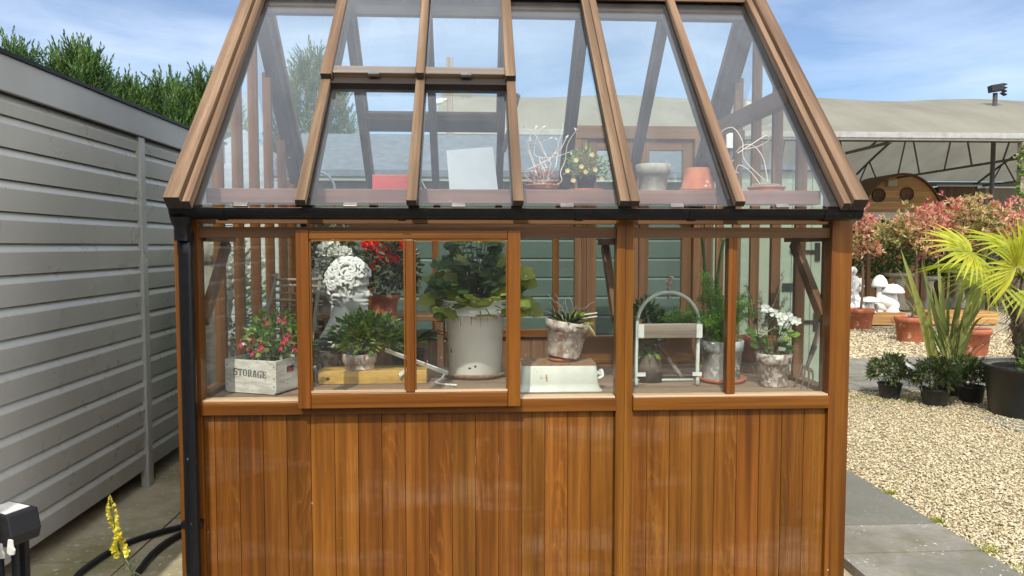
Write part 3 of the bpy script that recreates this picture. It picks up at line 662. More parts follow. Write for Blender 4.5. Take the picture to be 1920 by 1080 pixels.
# ------------------------------------------------------------------ buildings behind
m_green = paint('dark green shiplap', (.046, .074, .058), (.037, .062, .048), .55, 3)
m_sagewall = paint('pale sage boards', (.22, .265, .195), (.20, .24, .18), .6, 3)
m_felt = paint('blue grey felt roof', (.10, .125, .15), (.07, .085, .105), .85, 12, .3)
m_paleblue = paint('pale blue boards', (.42, .50, .52), (.36, .43, .45), .6, 4)
m_slate = paint('grey shingle roof', (.26, .28, .31), (.18, .2, .22), .8, 18, .3)
def shiplap(x0, x1, y, z0, z1, w, mb=None):
    mb = mb or MB(); z = z0
    while z < z1 - .01:
        zt = min(z + w, z1)
        mb.prism([(x0, y, z), (x0, y, zt - .03), (x0, y + .018, zt - .001), (x0, y + .05, zt - .001), (x0, y + .05, z)], (x1 - x0, 0, 0)); z += w
    return mb
gb = thing('garden_room', 'dark green shiplap garden building with blue grey felt roof behind the greenhouse', 'garden building', (0.3, 8, 0))
obj('wall', shiplap(-1.75, 2.15, 7.2, 0, 2.22, .185), m_green, gb)
obj('fascia', MB().box(-1.85, 2.3, 7.06, 7.10, 2.20, 2.29), m_sagewall, gb, bevel=.004)
zr = atY(790, 252, 8.6)[2]
obj('roof', MB().prism([(-1.9, 7.04, 2.30), (-1.9, 8.6, zr), (-1.9, 10.2, 2.30), (-1.9, 10.2, 2.24), (-1.9, 8.6, zr - .07), (-1.9, 7.04, 2.24)], (4.25, 0, 0)), m_felt, gb)
obj('wall', MB().box(-1.75, -1.7, 7.255, 10.0, 0, 2.2).box(-1.69, 2.15, 9.95, 10.0, 0, 2.2).box(2.10, 2.15, 7.255, 9.94, 0, 2.2), m_green, gb)
sb = thing('sage_shed', 'pale sage green boarded shed with black hinges behind the right end of the greenhouse', 'shed', (3, 7.6, 0))
mb = MB(); x = 2.28
while x < 3.42: mb.box(x, min(x + .185, 3.46), 6.95, 6.97, .02, 2.30); x += .19
obj('wall', mb, m_sagewall, sb, bevel=.003)
obj('wall', MB().box(3.4, 3.45, 6.975, 8.5, 0, 2.28).box(2.28, 2.33, 6.975, 8.5, 0, 2.28).box(2.331, 3.399, 8.45, 8.5, 0, 2.28), m_sagewall, sb)
obj('roof', MB().prism([(2.2, 6.88, 2.305), (2.2, 8.6, 2.42), (2.2, 8.6, 2.47), (2.2, 6.88, 2.355)], (1.32, 0, 0)), m_felt, sb)
for z in (1.52, .85):
    obj('hinge', MB().box(3.02, 3.26, 6.938, 6.949, z, z + .035).box(3.262, 3.31, 6.936, 6.949, z - .07, z + .105), m_black, sb)
obj('letter_slot', MB().box(2.95, 3.16, 6.940, 6.949, 1.16, 1.24), m_black, sb)
sh = thing('summerhouse', 'small pale blue boarded summerhouse with a pointed grey roof at the back left', 'summerhouse', (-2.6, 9, 0))
obj('wall', shiplap(-3.6, -1.85, 8.4, 0, 2.15, .14), m_paleblue, sh)
obj('wall', MB().box(-1.90, -1.85, 8.455, 9.9, 0, 2.14), m_paleblue, sh)
ap = (-2.7, 9.15, 2.98)
obj('roof', MB().add([(-3.72, 8.28, 2.16), (-1.72, 8.28, 2.16), (-1.72, 10.0, 2.16), (-3.72, 10.0, 2.16), ap], [(0, 1, 4), (1, 2, 4), (2, 3, 4), (3, 0, 4)]).add([(-3.72, 8.28, 2.155), (-1.72, 8.28, 2.155), (-1.72, 10.0, 2.155), (-3.72, 10.0, 2.155)], [(3, 2, 1, 0)]), m_slate, sh)
obj('window', MB().box(-2.5, -2.1, 8.385, 8.399, 1.1, 1.9), m_whitemetal, sh)
# post with a white camera, floodlights
p = atY(843, 108, 10.8)
cp = thing('camera_post', 'tall grey timber post carrying a white security camera above the felt roof', 'post', (p[0], 10.8, 0))
obj('pole', MB().box(p[0] - .045, p[0] + .045, 10.76, 10.85, 0, p[2]), m_greywood, cp, bevel=.004)
q = atY(815, 192, 10.75)
obj('camera', MB().tube([(q[0] - .06, 10.7, q[2] - .03), (q[0] + .12, 10.72, q[2] + .02)], .042, 10).tube([(q[0] + .1, 10.72, q[2] + .02), (q[0] + .17, 10.75, q[2] + .05)], .015, 6), m_white, cp)
q = atY(1375, 268, 6.9)
fl = thing('floodlight', 'black floodlight with pale lamp glass above the sage shed roof', 'floodlight', (q[0], 6.9, 2.3))
obj('pole', MB().box(q[0] - .02, q[0] + .02, 6.96, 7.0, 2.32, q[2] + .05), m_black, fl)
obj('housing', MB().box(q[0] - .11, q[0] + .11, 6.90, 6.95, q[2] - .14, q[2] + .12), m_black, fl, bevel=.006)
obj('lens', MB().box(q[0] - .07, q[0] + .07, 6.885, 6.899, q[2] - .05, q[2] + .09), m_white, fl, bevel=.004)
# ------------------------------------------------------------------ big fabric canopy on trusses
t = NT('canopy cloth'); o = t.obj()
c = t.ramp(t.noise(t.map(o, (.7, .3, .3)), 1.6, 6, .6), [(.3, (.22, .212, .168)), (.55, (.275, .265, .215)), (.8, (.31, .30, .245))])
c = t.mix(t.ramp(t.noise(t.map(o, (6, .5, .5)), 1.5, 3), [(.5, 0.), (.75, .25)]), c, (.34, .32, .24))
m_cloth = t.done(t.n('ShaderNodeMixShader', {0: .45, 1: t.pbsdf(c, .7), 2: t.n('ShaderNodeBsdfTranslucent', {'Color': t.mix(1., c, (1.0, 1.0, .97), 'MULTIPLY')}).outputs[0]}).outputs[0])
m_steel = paint('dark painted steel', (.045, .045, .043), (.07, .06, .05), .5, 20, 0, .3)
m_grey = paint('grey gutter beam', (.28, .28, .26), (.2, .2, .18), .5, 8)
cn = thing('canopy', 'large pale fabric canopy on dark steel trusses at the right', 'canopy', (6, 14, 0))
CY0, CYR, CY1, CX0, CX1, ZE = 14.5, 19.8, 25.1, -.7, 22.0, 3.80
nx, ny = 82, 24; V = []
for i in range(nx):
    x = CX0 + (CX1 - CX0) * i / (nx - 1)
    rd = 5.48 + .02 * math.cos((x - 8.3) / 4.55 * 2 * math.pi)
    for j in range(ny):
        f = j / (ny - 1); y = CY0 + (CY1 - CY0) * f; g = 1 - abs(2 * f - 1)
        V.append((x, y, ZE + (rd - ZE) * (math.sin(g * math.pi / 2) * .75 + g * .25) - .03 * (1 - math.cos((x - 8.3) / 4.55 * 2 * math.pi)) * g))
V = np.array(V); ii, jj = np.meshgrid(np.arange(nx - 1), np.arange(ny - 1), indexing='ij')
Fq = np.stack([ii * ny + jj, (ii + 1) * ny + jj, (ii + 1) * ny + jj + 1, ii * ny + jj + 1], -1).reshape(-1, 4)
obj('fabric', MB().add(V, Fq, smooth=True), m_cloth, cn)
obj('beam', MB().box(CX0, CX1, CY0 - .09, CY0 + .03, ZE - .13, ZE + .012).box(CX0, CX1, CY0 - .12, CY0 - .092, ZE - .09, ZE + .02), m_grey, cn, bevel=.006)
obj('beam', MB().box(CX0, CX1, CY1 - .06, CY1 + .06, ZE - .17, ZE - .02), m_steel, cn)
def top_z(x, y):
    f = (y - CY0) / (CY1 - CY0); g = 1 - abs(2 * f - 1); return ZE + (5.46 - ZE) * (math.sin(g * math.pi / 2) * .75 + g * .25) - .12
for x in (3.75, 8.3, 12.85, 17.4):
    mb = MB(); zb = ZE - .16
    mb.bar((x, CY0, zb), (x, CY1, zb), .055, .055); ys = np.linspace(CY0 + .05, CY1 - .05, 13)
    for a, b in zip(ys[:-1], ys[1:]): mb.bar((x, a, top_z(x, a)), (x, b, top_z(x, b)), .05, .05)
    for k, y in enumerate(np.linspace(CY0 + .8, CY1 - .8, 9)):
        mb.bar((x, y, zb), (x, y + (.5 if k % 2 else -.5), top_z(x, y + (.5 if k % 2 else -.5))), .032, .032)
    obj('truss', mb, m_steel, cn)
    obj('post', MB().box(x - .06, x + .06, CY1 - .06, CY1 + .06, 0, zb - .04), m_steel, cn)
mb = MB()
for y in (17.2, 19.8, 22.4): mb.bar((CX0, y, top_z(6, y)), (CX1, y, top_z(6, y)), .05, .05)
for x in (3.75, 8.3, 12.85):
    mb.bar((x, 14.6, ZE - .1), (x + 4.55, 19.8, top_z(x, 19.8)), .05, .05); mb.bar((x + 4.55, 14.6, ZE - .1), (x, 19.8, top_z(x, 19.8)), .05, .05)
obj('purlin', mb, m_steel, cn)
p = atY(1918, 300, 14.5)
ps = thing('canopy_post', 'brown timber post with ivy at the right edge holding the canopy beam', 'post', (p[0], 14.5, 0))
obj('pole', MB().box(p[0] - .08, p[0] + .09, 14.43, 14.56, -.05, ZE - .135), m_greywood, ps, bevel=.005)
mb = MB(); n = 160; P = np.stack([p[0] - .07 + rng.normal(size=n) * .05, 14.4 + rng.normal(size=n) * .06, rng.uniform(1.8, 3.6, n)], -1)
mb.leaves(P, rng.normal(size=(n, 3)) + np.array([-.5, -.5, 0]), .10, .07); obj('ivy', mb, lf_mid, ps)
p = atY(1866, 178, 17.)
fp = thing('floodlight', 'black stadium style floodlight on a pole above the canopy', 'floodlight', (p[0], 17., 0))
obj('pole', MB().tube([(p[0], 17., 0), (p[0], 17., p[2] + .04)], .05, 10), m_steel, fp)
h = np.array([p[0], 17., p[2] + .13])
obj('housing', MB().bar(h + (-.14, 0, .0), h + (.12, -.04, .04), .2, .16), m_black, fp, bevel=.015)
mb = MB()
for k in range(4): mb.bar(h + (.11, -.05, .11 - .065 * k), h + (.20, -.07, .09 - .08 * k), .16, .018)
obj('fin', mb, m_black, fp)
# ------------------------------------------------------------------ things under the canopy
m_plank = wood('amber playhouse planks', (.20, .10, .035), (.34, .185, .06), (.46, .28, .11), .6, .02, 0, .3)
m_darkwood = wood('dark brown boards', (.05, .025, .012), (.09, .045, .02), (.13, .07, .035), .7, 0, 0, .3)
m_stonework = paint('stone garden ornaments', (.34, .31, .25), (.24, .21, .16), .85, 12, .3)
a0 = atY(1620, 392, 22.); a1 = atY(1762, 392, 22.); zt = atY(1690, 328, 22.)[2]; cxh = (a0[0] + a1[0]) / 2
ph = thing('barrel_playhouse', 'round topped amber plank playhouse with two dark round plaques under the canopy', 'playhouse', (cxh, 22.6, 0))
W_ = 1.42; z = 0.; mb = MB(); k = 0
def halfw(zz): return W_ * math.sqrt(max(0, 1 - max(0, (zz - 1.75) / (zt - 1.75)) ** 2.0)) if zz > 1.75 else W_
while z < zt - .02:
    z1 = min(z + .17, zt - .005); N_ = 4; pts = []
    ss = np.linspace(z + .004, z1, N_)
    pts = [(cxh - halfw(s_), 22., s_) for s_ in ss] + [(cxh + halfw(s_), 22., s_) for s_ in ss[::-1]]
    b0 = mb.nv; mb.prism(pts, (0, .04, 0)); z += .17
obj('wall', mb, m_plank, ph)
an = np.linspace(0, math.pi, 25); arc = [(cxh + (W_ + .06) * math.cos(a), 21.93, 1.75 + (zt - 1.69) * math.sin(a)) for a in an]
arc2 = [(cxh + (W_ + .01) * math.cos(a), 21.93, 1.75 + (zt - 1.74) * math.sin(a)) for a in an]
obj('roof', MB().prism(arc + arc2[::-1], (0, 1.6, 0)), m_darkwood, ph)
for (px, py) in ((1648, 366), (1701, 364)):
    q = atY(px, py, 21.97)
    obj('plaque', MB().lathe([(.001, -.02), (.20, -.02), (.215, 0), (.20, .02)], 24, (q[0], 21.975, q[2]), rotm((1, 0, 0), R(90))), m_darkwood, ph)
q = atY(1672, 344, 21.95); obj('lamp', MB().box(q[0] - .14, q[0] + .14, 21.88, 21.99, q[2] - .10, q[2] + .10), m_stonework, ph, bevel=.008)
q = atY(1795, 350, 22.5)
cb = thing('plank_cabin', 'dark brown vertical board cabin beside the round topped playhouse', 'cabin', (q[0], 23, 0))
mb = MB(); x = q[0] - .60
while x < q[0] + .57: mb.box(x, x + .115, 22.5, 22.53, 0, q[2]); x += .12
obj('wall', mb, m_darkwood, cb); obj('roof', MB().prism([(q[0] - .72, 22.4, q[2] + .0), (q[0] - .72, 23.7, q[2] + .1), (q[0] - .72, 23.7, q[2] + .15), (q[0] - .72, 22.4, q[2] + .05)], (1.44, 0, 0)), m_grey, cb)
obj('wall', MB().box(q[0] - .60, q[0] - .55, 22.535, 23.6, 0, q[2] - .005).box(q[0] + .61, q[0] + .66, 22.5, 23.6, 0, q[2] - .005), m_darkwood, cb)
q = atY(1882, 352, 24.)
wt_ = thing('white_cabin', 'pale cream walled cabin at the right end under the canopy', 'cabin', (q[0], 24.5, 0))
obj('wall', MB().box(q[0] - .62, q[0] + 2., 24., 25.4, 0, q[2] - .02), m_cloth, wt_); obj('roof', MB().box(q[0] - .7, q[0] + 2.1, 23.9, 25.5, q[2] - .018, q[2] + .03), m_whitemetal, wt_)
mb = MB(); x = 3.2
while x < 21: mb.box(x, x + .14, 26, 26.03, 0, 2.05 + random.uniform(-.01, .01)); x += .145
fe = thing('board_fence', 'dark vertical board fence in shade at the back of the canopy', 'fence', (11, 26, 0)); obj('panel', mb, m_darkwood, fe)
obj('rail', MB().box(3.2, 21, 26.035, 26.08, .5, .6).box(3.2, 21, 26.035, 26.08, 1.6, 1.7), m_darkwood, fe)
# corrugated sheet roof glimpsed over the shrubs
q = atY(1685, 402, 17.5); rr = MB()
for k in range(14): rr.bar((q[0] - .75 + .1 * k, 17.1, q[2] - .12), (q[0] - .60 + .1 * k, 18.1, q[2] + .06), .06, .03)
lean = thing('display_shelter', 'low display shelter with a white ribbed roof behind the pink shrubs', 'shelter', (q[0], 17.5, 0))
obj('roof', rr, m_whitemetal, lean)
for sx in (-.7, .65): obj('post', MB().box(q[0] + sx - .04, q[0] + sx + .04, 17.5, 17.58, 0, q[2] - .06), m_darkwood, lean)
# pallets, plaster figures, stone tables
def pallet(px, py, w, label):
    q = atY(px, py, 14.75); mb = MB()
    for k in range(4): mb.box(q[0] - w / 2, q[0] + w / 2, 14.45 + k * .15, 14.57 + k * .15, .235, .26)
    o_ = thing('pallet', label, 'pallet', (q[0], 14.7, 0)); obj('deck', mb, m_plank, o_)
    mb = MB()
    for k in (-1, 0, 1): mb.box(q[0] + k * (w / 2 - .06) - .05, q[0] + k * (w / 2 - .06) + .05, 14.46, 15.0, 0, .234)
    obj('bearer', mb, m_plank, o_)
    obj('board', MB().box(q[0] - w / 2 + .01, q[0] + w / 2 - .01, 14.43, 14.449, .02, .23), m_plank, o_)
    return q
pallet(1640, 590, .95, 'amber timber pallet under the white mushroom ornaments')
pallet(1790, 590, 1.4, 'wide amber timber plinth behind the strappy plant')
def mushroom(px, py_top, py_bot, wpx, Y, label):
    b = atY(px, py_bot, Y); tp = atY(px, py_top, Y); hh = tp[2] - .262; w = wpx / F_PX * Y / 2
    o_ = thing('mushroom_ornament', label, 'garden ornament', (b[0], Y, .262), 'white mushroom ornaments')
    obj('stalk', MB().lathe([(w * .62, 0), (w * .5, hh * .1), (w * .38, hh * .4), (w * .36, hh * .7)], 20, (b[0], Y, .262)), m_white, o_)
    obj('cap', MB().lathe([(w * .36, hh * .68), (w * .95, hh * .66), (w, hh * .72), (w * .8, hh * .86), (w * .4, hh * .97), (.001, hh)], 24, (b[0], Y, .262)), m_white, o_)
mushroom(1648, 515, 585, 30, 14.7, 'tall slim white mushroom ornament on the pallet')
mushroom(1673, 532, 585, 42, 14.6, 'squat white mushroom ornament with a large round cap')
mushroom(1630, 556, 588, 40, 14.52, 'lowest white mushroom ornament in front on the pallet')
def figure(px, py_top, Y, label, w=1.):
    tp = atY(px, py_top, Y); x = tp[0]; h = tp[2] - .262
    mb = MB(); mb.lathe([(.15 * w, 0), (.16 * w, .05), (.12 * w, .08), (.12 * w, h * .35), (.10 * w, h * .5), (.14 * w, h * .68), (.10 * w, h * .77), (.04, h * .80), (.045, h * .83)], 18, (x, Y, .262), wob=.25)
    mb.blob((x, Y, .262 + h * .91), (.075, .085, h * .09), n=12, jit=.06)
    mb.tube([(x - .13 * w, Y, .262 + h * .73), (x - .19 * w, Y - .05, .262 + h * .55), (x - .07, Y - .13, .262 + h * .45)], [.05, .042, .035], 8)
    mb.tube([(x + .13 * w, Y, .262 + h * .73), (x + .18 * w, Y - .04, .262 + h * .56), (x + .05, Y - .14, .262 + h * .47)], [.05, .042, .035], 8)
    mb.blob((x, Y - .12, .262 + h * .2), (.13 * w, .1, h * .13), n=10, jit=.1)
    o_ = thing('statue', label, 'statue', (x, Y, .262)); obj('body', mb, m_white, o_)
    return o_
def rockery(px, py, rads, label):
    b = atY(px, py, 14.5); o_ = thing('garden_ornament', label, 'garden ornament', (b[0], 14.55, .262)); mb = MB()
    for (dx, dy, dz, r_) in rads: mb.blob((b[0] + dx, 14.55 + dy, .262 + dz), (r_, r_ * .85, r_ * .9), n=14, jit=.06)
    obj('body', mb, m_white, o_)
rockery(1612, 585, [(0, 0, .10, .13), (.14, .02, .08, .11), (-.13, 0, .08, .11), (.04, -.02, .22, .09), (-.05, .05, .28, .10)], 'lumpy white plaster rock ornament low beside the corner post')
rockery(1672, 580, [(0, .12, .22, .21), (.08, .1, .12, .16), (-.1, .14, .12, .15)], 'big rounded white plaster toadstool bulk at the right end of the white ornaments')
figure(1600, 500, 14.75, 'white draped plaster figure beside the greenhouse corner post', 1.)
def birdbath(px, py_top, wpx, Y, label):
    tp = atY(px, py_top, Y); w = wpx / F_PX * Y / 2; h = tp[2]
    o_ = thing('birdbath', label, 'birdbath', (tp[0], Y, 0), 'stone birdbaths and tables in shade')
    obj('pedestal', MB().lathe([(w * .6, 0), (w * .6, .08), (w * .4, .14), (w * .28, h * .4), (w * .26, h * .6), (w * .4, h * .86)], 20, (tp[0], Y, 0)), m_stonework, o_)
    obj('bowl', MB().lathe([(w * .3, h * .86), (w * .9, h * .93), (w, h), (w * .9, h), (w * .6, h * .94), (.001, h * .93)], 28, (tp[0], Y, 0)), m_stonework, o_)
birdbath(1688, 512, 60, 18.2, 'wide stone birdbath left among the shaded stonework'); birdbath(1742, 518, 46, 18.0, 'smaller stone birdbath right of the wide one'); birdbath(1800, 505, 60, 18.6, 'stone birdbath behind the palm fronds')
def dark_shrub(label, px, py, Y, rad, n):
    q = atY(px, py, Y); o_ = thing('evergreen_shrub', label, 'shrub', (q[0], Y, 0), 'dark shrubs in the canopy shade'); c = np.array([q[0], Y, q[2]])
    P = c + unit(rng.normal(size=(n, 3))) * np.array(rad) * (.45 + .55 * rng.random((n, 1)) ** .6); mb = MB(); mb.leaves(P, (P - c) + rng.normal(size=(n, 3)) * .4, .16, .07); obj('foliage', mb, lf_dark, o_)
    mb = MB()
    for k in range(8): mb.tube(curve((q[0] + rng.normal() * .08, Y, 0), P[k] * .7 + c * .3, (0, 0, 0), 6, .02), np.linspace(.03, .012, 6), 5)
    obj('stem', mb, m_brownstem, o_)
dark_shrub('dark evergreen shrub in the canopy shade left of the birdbaths', 1655, 470, 18.8, (.75, .6, .8), 900)
dark_shrub('dark evergreen shrub in the canopy shade behind the small birdbath', 1760, 470, 19.3, (.8, .6, .85), 900)
dark_shrub('dark evergreen shrub in the canopy shade behind the palm fronds', 1865, 470, 19.0, (.85, .6, .8), 900)
unseen_fence = thing('board_fence', 'unseen dark board fence added behind the camera to darken window reflections', 'fence', (0, -6, 0))  # added out of view so the front windows reflect something dark
mb = MB(); x = -9.
k = 0
while x < 11: mb.box(x, x + .17, -6.03 - .032 * (k % 2), -6. - .032 * (k % 2), -.06, 3.1 + random.uniform(-.01, .01)); x += .15; k += 1
obj('panel', mb, m_darkwood, unseen_fence); obj('rail', MB().box(-9, 11, -6.12, -6.065, .5, .6).box(-9, 11, -6.12, -6.065, 2.4, 2.5), m_darkwood, unseen_fence)  # panels and rails of the added fence, out of view
# ------------------------------------------------------------------ things on the staging and behind it
SZ = .871
def pot_prof(r0, r1, h, rim=.04, rt=.012, wall=.011):
    """r0 foot, r1 mouth; a rim band at the top, hollow inside"""
    return [(.001, 0), (r0, 0), (r0 + (r1 - r0) * .06, .006), (r1 - (r1 - r0) * (rim / h) - .001, h - rim), (r1 - (r1 - r0) * rim / h + rt, h - rim + .003), (r1 + rt, h - .004), (r1 + rt - .004, h), (r1 - wall + rt * .5, h - .002), (r1 - wall, h - .03), (r0 * .5 + r1 * .5 - wall, h * .5)]
def pot(name, label, c, r0, r1, h, mat, rim=.04, rt=.01, tilt=None, group=None, soil=True, cat='plant pot'):
    o_ = thing(name, label, cat, c, group); rot = rotm(*tilt) if tilt else None
    obj('body', MB().lathe(pot_prof(r0, r1, h, rim, rt), 40, c, rot), mat, o_)
    if soil:
        s_ = MB().lathe([(r1 - .012, h - .026), (r1 * .6, h - .018), (.001, h - .012)], 24, c, rot); obj('soil', s_, m_soil, o_)
    return o_
def bush(parent, base, c, rad, n, L_, W_, mat, stem=m_stem, up=.35, ns=9, shell=.35, name='foliage', sr=.003, droop=.15, zmin=-.6):
    P, d = ball(n, c, rad, shell, zmin)
    D = d * np.array([1, 1, .7]) + np.array([0, 0, up]) + rng.normal(size=P.shape) * .45
    mb = MB(); mb.leaves(P, D, L_ * rng.uniform(.6, 1.25, len(P)), W_ * rng.uniform(.7, 1.2, len(P)), rnd=np.clip(rng.normal(.5, .27, len(P)), 0, 1), droop=droop)
    f = obj(name, mb, mat, parent)
    if ns:
        mb = MB()
        for k in range(ns):
            q = P[rng.integers(len(P))] * .8 + np.asarray(c) * .2
            mb.tube(curve(base + rng.normal(size=3) * .008 * np.array([1, 1, 0]), q, (0, 0, 0), 5, .01), np.linspace(sr, sr * .5, 5), 5)
        obj('stem', mb, stem, parent)
    return f
def umbel(mb, c, r, n, pl, rnd=None):
    d = unit(rng.normal(size=(n, 3)) + np.array([0, -.2, .35])); P = np.asarray(c) + d * r * np.array([1, 1, .8]) * rng.uniform(.75, 1, (n, 1))
    mb.leaves(P - d * pl * .3, d + rng.normal(size=(n, 3)) * .7, pl * rng.uniform(.8, 1.2, n), pl * .9, N=d + rng.normal(size=(n, 3)) * .3, rnd=rng.random(n) if rnd is None else rnd, mid=.6, fold=.12)
# --- storage crate
A_, B_ = atZ(423, 735, SZ)[:2], atZ(518, 742, SZ)[:2]; fv = unit(np.array([*(B_ - A_), 0.])[None])[0]; sv = np.array([-fv[1], fv[0], 0]); wl = np.linalg.norm(B_ - A_); dl = .25; hc = .155
A3 = np.array([*A_, SZ + .012])
crate = thing('storage_crate', 'whitewashed wooden crate with black stencilled word and a fuchsia growing in it', 'crate', tuple(A3 + fv * wl / 2 + sv * dl / 2 - np.array([0, 0, .012])))
def plank(mb, p, v, u, th, nrm):   # board: corner p, spans v and u (vectors), thickness th along nrm
    p, v, u, nrm = map(np.asarray, (p, v, u, nrm)); lv = np.linalg.norm(v)
    mb.bar(p + u / 2 + nrm * th / 2, p + u / 2 + nrm * th / 2 + v, np.linalg.norm(u), th, nrm)
Z3 = np.array([0, 0, 1.])
mb = MB(); plank(mb, A3, fv * wl, Z3 * hc, .012, sv); obj('front_panel', mb, m_crate, crate, bevel=.002)
mb = MB(); plank(mb, A3 + sv * (dl - .012), fv * wl, Z3 * hc, .012, sv); obj('back_panel', mb, m_crate, crate, bevel=.002)
mb = MB(); plank(mb, A3 + sv * .0125, sv * (dl - .025), Z3 * hc, .012, fv); obj('side_panel', mb, m_crate, crate, bevel=.002)
S0 = A3 + fv * (wl - .012) + sv * .0125; sd = dl - .025
sp = MB(); hx0, hx1, hz0, hz1 = sd * .34, sd * .66, .085, .118
plank(sp, S0, sv * sd, Z3 * hz0, .012, fv); plank(sp, S0 + Z3 * hz1, sv * sd, Z3 * (hc - hz1), .012, fv)
plank(sp, S0 + Z3 * hz0, sv * hx0, Z3 * (hz1 - hz0), .012, fv); plank(sp, S0 + Z3 * hz0 + sv * hx1, sv * (sd - hx1), Z3 * (hz1 - hz0), .012, fv)
obj('side_panel', sp, m_crate, crate)
mb = MB(); plank(mb, A3 + Z3 * (-.008) + fv * .01, fv * (wl - .02), sv * dl, .008, Z3); obj('base', mb, m_crate, crate)
mb = MB(); plank(mb, A3 + sv * .013 + fv * .013 + Z3 * (hc - .04), fv * (wl - .026), sv * (dl - .026), .02, Z3); obj('soil', mb, m_soil, crate)
mb = MB()
for (a, z) in ((.012, .03), (.012, .125), (wl - .012, .03), (wl - .012, .07), (wl - .012, .125)):
    mb.lathe([(.004, 0), (.001, .002)], 8, A3 + fv * a + Z3 * z - sv * .0005, rotm(fv, R(90)))
obj('nail', mb, m_iron, crate)
# stencil letters: blocky slab strokes with stencil gaps, on a 5 x 7 grid, y up
GL = {'S': [(.6, 5.9, 4.4, 7), (0, 3.9, 1.4, 6.4), (.7, 3.1, 4.3, 4.2), (3.6, .7, 5, 3.4), (.5, 0, 4.4, 1.1), (4.3, 5, 5, 7), (0, 0, .7, 2)],
      'T': [(0, 5.9, 5, 7), (0, 5, .7, 5.9), (4.3, 5, 5, 5.9), (1.8, .9, 3.2, 5.6), (1.1, 0, 3.9, .8)],
      'O': [(0, 1.2, 1.4, 5.8), (3.6, 1.2, 5, 5.8), (.7, 6, 2.3, 7), (2.7, 6, 4.3, 7), (.7, 0, 2.3, 1), (2.7, 0, 4.3, 1)],
      'R': [(.5, .9, 1.8, 7), (0, 0, 2.4, .8), (0, 6.3, .5, 7), (2.1, 6, 4.3, 7), (3.4, 4.2, 4.8, 6.1), (2.1, 3.2, 4.1, 4.1), (3.0, .9, 4.3, 3.1), (3.6, 0, 5, .9)],
      'A': [(.6, .9, 1.7, 4.2), (3.3, .9, 4.6, 4.2), (1.1, 4.2, 2.3, 6.6), (2.6, 4.2, 4.0, 6.6), (1.7, 6.4, 3.3, 7.1), (1.9, 2.1, 3.1, 3.0), (0, 0, 2.0, .8), (2.9, 0, 5, .8)],
      'G': [(0, 1.2, 1.4, 5.8), (.7, 6, 2.3, 7), (2.7, 6, 4.3, 7), (4.2, 4.9, 5, 7), (.7, 0, 2.3, 1), (2.7, 0, 4.2, 1), (3.5, 0, 4.9, 2.6), (2.8, 2.7, 5, 3.4)],
      'E': [(.5, .9, 1.9, 6.1), (0, 0, 4.6, .8), (0, 6.2, 4.6, 7), (4.1, 5, 4.8, 6.2), (4.1, .8, 4.8, 2), (2.1, 3.1, 3.4, 3.9), (3.3, 2.6, 3.8, 4.4)]}
mb = MB(); lw = wl * .66; cw = lw / 7; lh = .033; x0 = wl * .17; z0 = .078
for i, ch in enumerate('STORAGE'):
    for (xa, ya, xb, yb) in GL[ch]:
        pa = A3 + fv * (x0 + cw * i + xa / 5 * cw * .84) + Z3 * (z0 + ya / 7 * lh - .0035 * i * .4) - sv * .0012
        plank(mb, pa, fv * ((xb - xa) / 5 * cw * .84), Z3 * ((yb - ya) / 7 * lh), .001, sv)
obj('lettering', mb, m_ink, crate)
# --- fuchsia
cc = A3 + fv * wl * .62 + sv * .13
fu = thing('fuchsia_plant', 'bushy fuchsia with drooping crimson pink flowers in the whitewashed crate', 'plant', (*cc[:2], SZ + .13))
base = np.array([*cc[:2], SZ + .13])
bush(fu, base, base + (.03, 0, .13), (.15, .13, .14), 420, .05, .024, lf_mid, m_brownstem, .2, 14)
mb = MB(); mw = MB()
for k in range(26):
    d = unit(rng.normal(size=(1, 3)))[0]; d[1] = -abs(d[1]); q = base + (.03, 0, .12) + d * np.array([.17, .14, .13]) * rng.uniform(.9, 1.15)
    for j in range(5):
        a = j * 1.257; mb.leaves([q], [(math.cos(a) * .5, math.sin(a) * .5, -1)], .034, .011)
    mb.tube([q + (0, 0, .018), q], [.003, .005], 5)
    if k == 4 or k == 11:
        q = base + (-.135, -.03, .115)
        for j in range(6): mw.leaves([q], [(math.cos(j) * .6, math.sin(j) * .6, -.5)], .028, .018)
obj('flower', mb, pt_pink, fu); obj('flower', mw, pt_white, fu)
# --- twig backed rustic chair behind
p0, p1 = atY(492, 600, 4.25), atY(520, 512, 4.3)
tc = thing('twig_chair', 'small silvered wooden chair with a woven twig back behind the crate', 'chair', (p1[0] + .1, 4.3, SZ))
obj('post', MB().bar((p0[0] - .07, 4.22, SZ), p1, .045, .02, (1, .3, 0)).bar(p1 + (-.02, .0, -.01), p1 + (-.035, .02, -.09), .02, .016), m_greywood, tc, bevel=.003)
obj('post', MB().bar((p0[0] + .25, 4.22, SZ), p1 + (.24, 0, -.01), .04, .02, (1, .3, 0)), m_greywood, tc, bevel=.003)
mb = MB()
for k, z in enumerate(np.linspace(p1[2] - .035, SZ + .08, 13)):
    f = (p1[2] - z) / (p1[2] - SZ); xa = p1[0] + (p0[0] - .07 - p1[0]) * f; xe = p1[0] + .24 - .02 * f
    mb.tube(curve((xa + .005, 4.28, z), (xe + .02, 4.28, z + rng.normal() * .006), (0, rng.normal() * .01, rng.normal() * .006), 7, .003), .0085 if k in (0, 1, 3) else .005, 6)
obj('rung', mb, m_greywood, tc)
mb = MB()
for x in np.linspace(.03, .21, 7): mb.tube(curve((p1[0] + x - .03, 4.275, SZ + .06), (p1[0] + x, 4.285, p1[2] - .06), (0, 0, 0), 6, .005), .0042, 5)
obj('twig', mb, m_brownstem, tc)
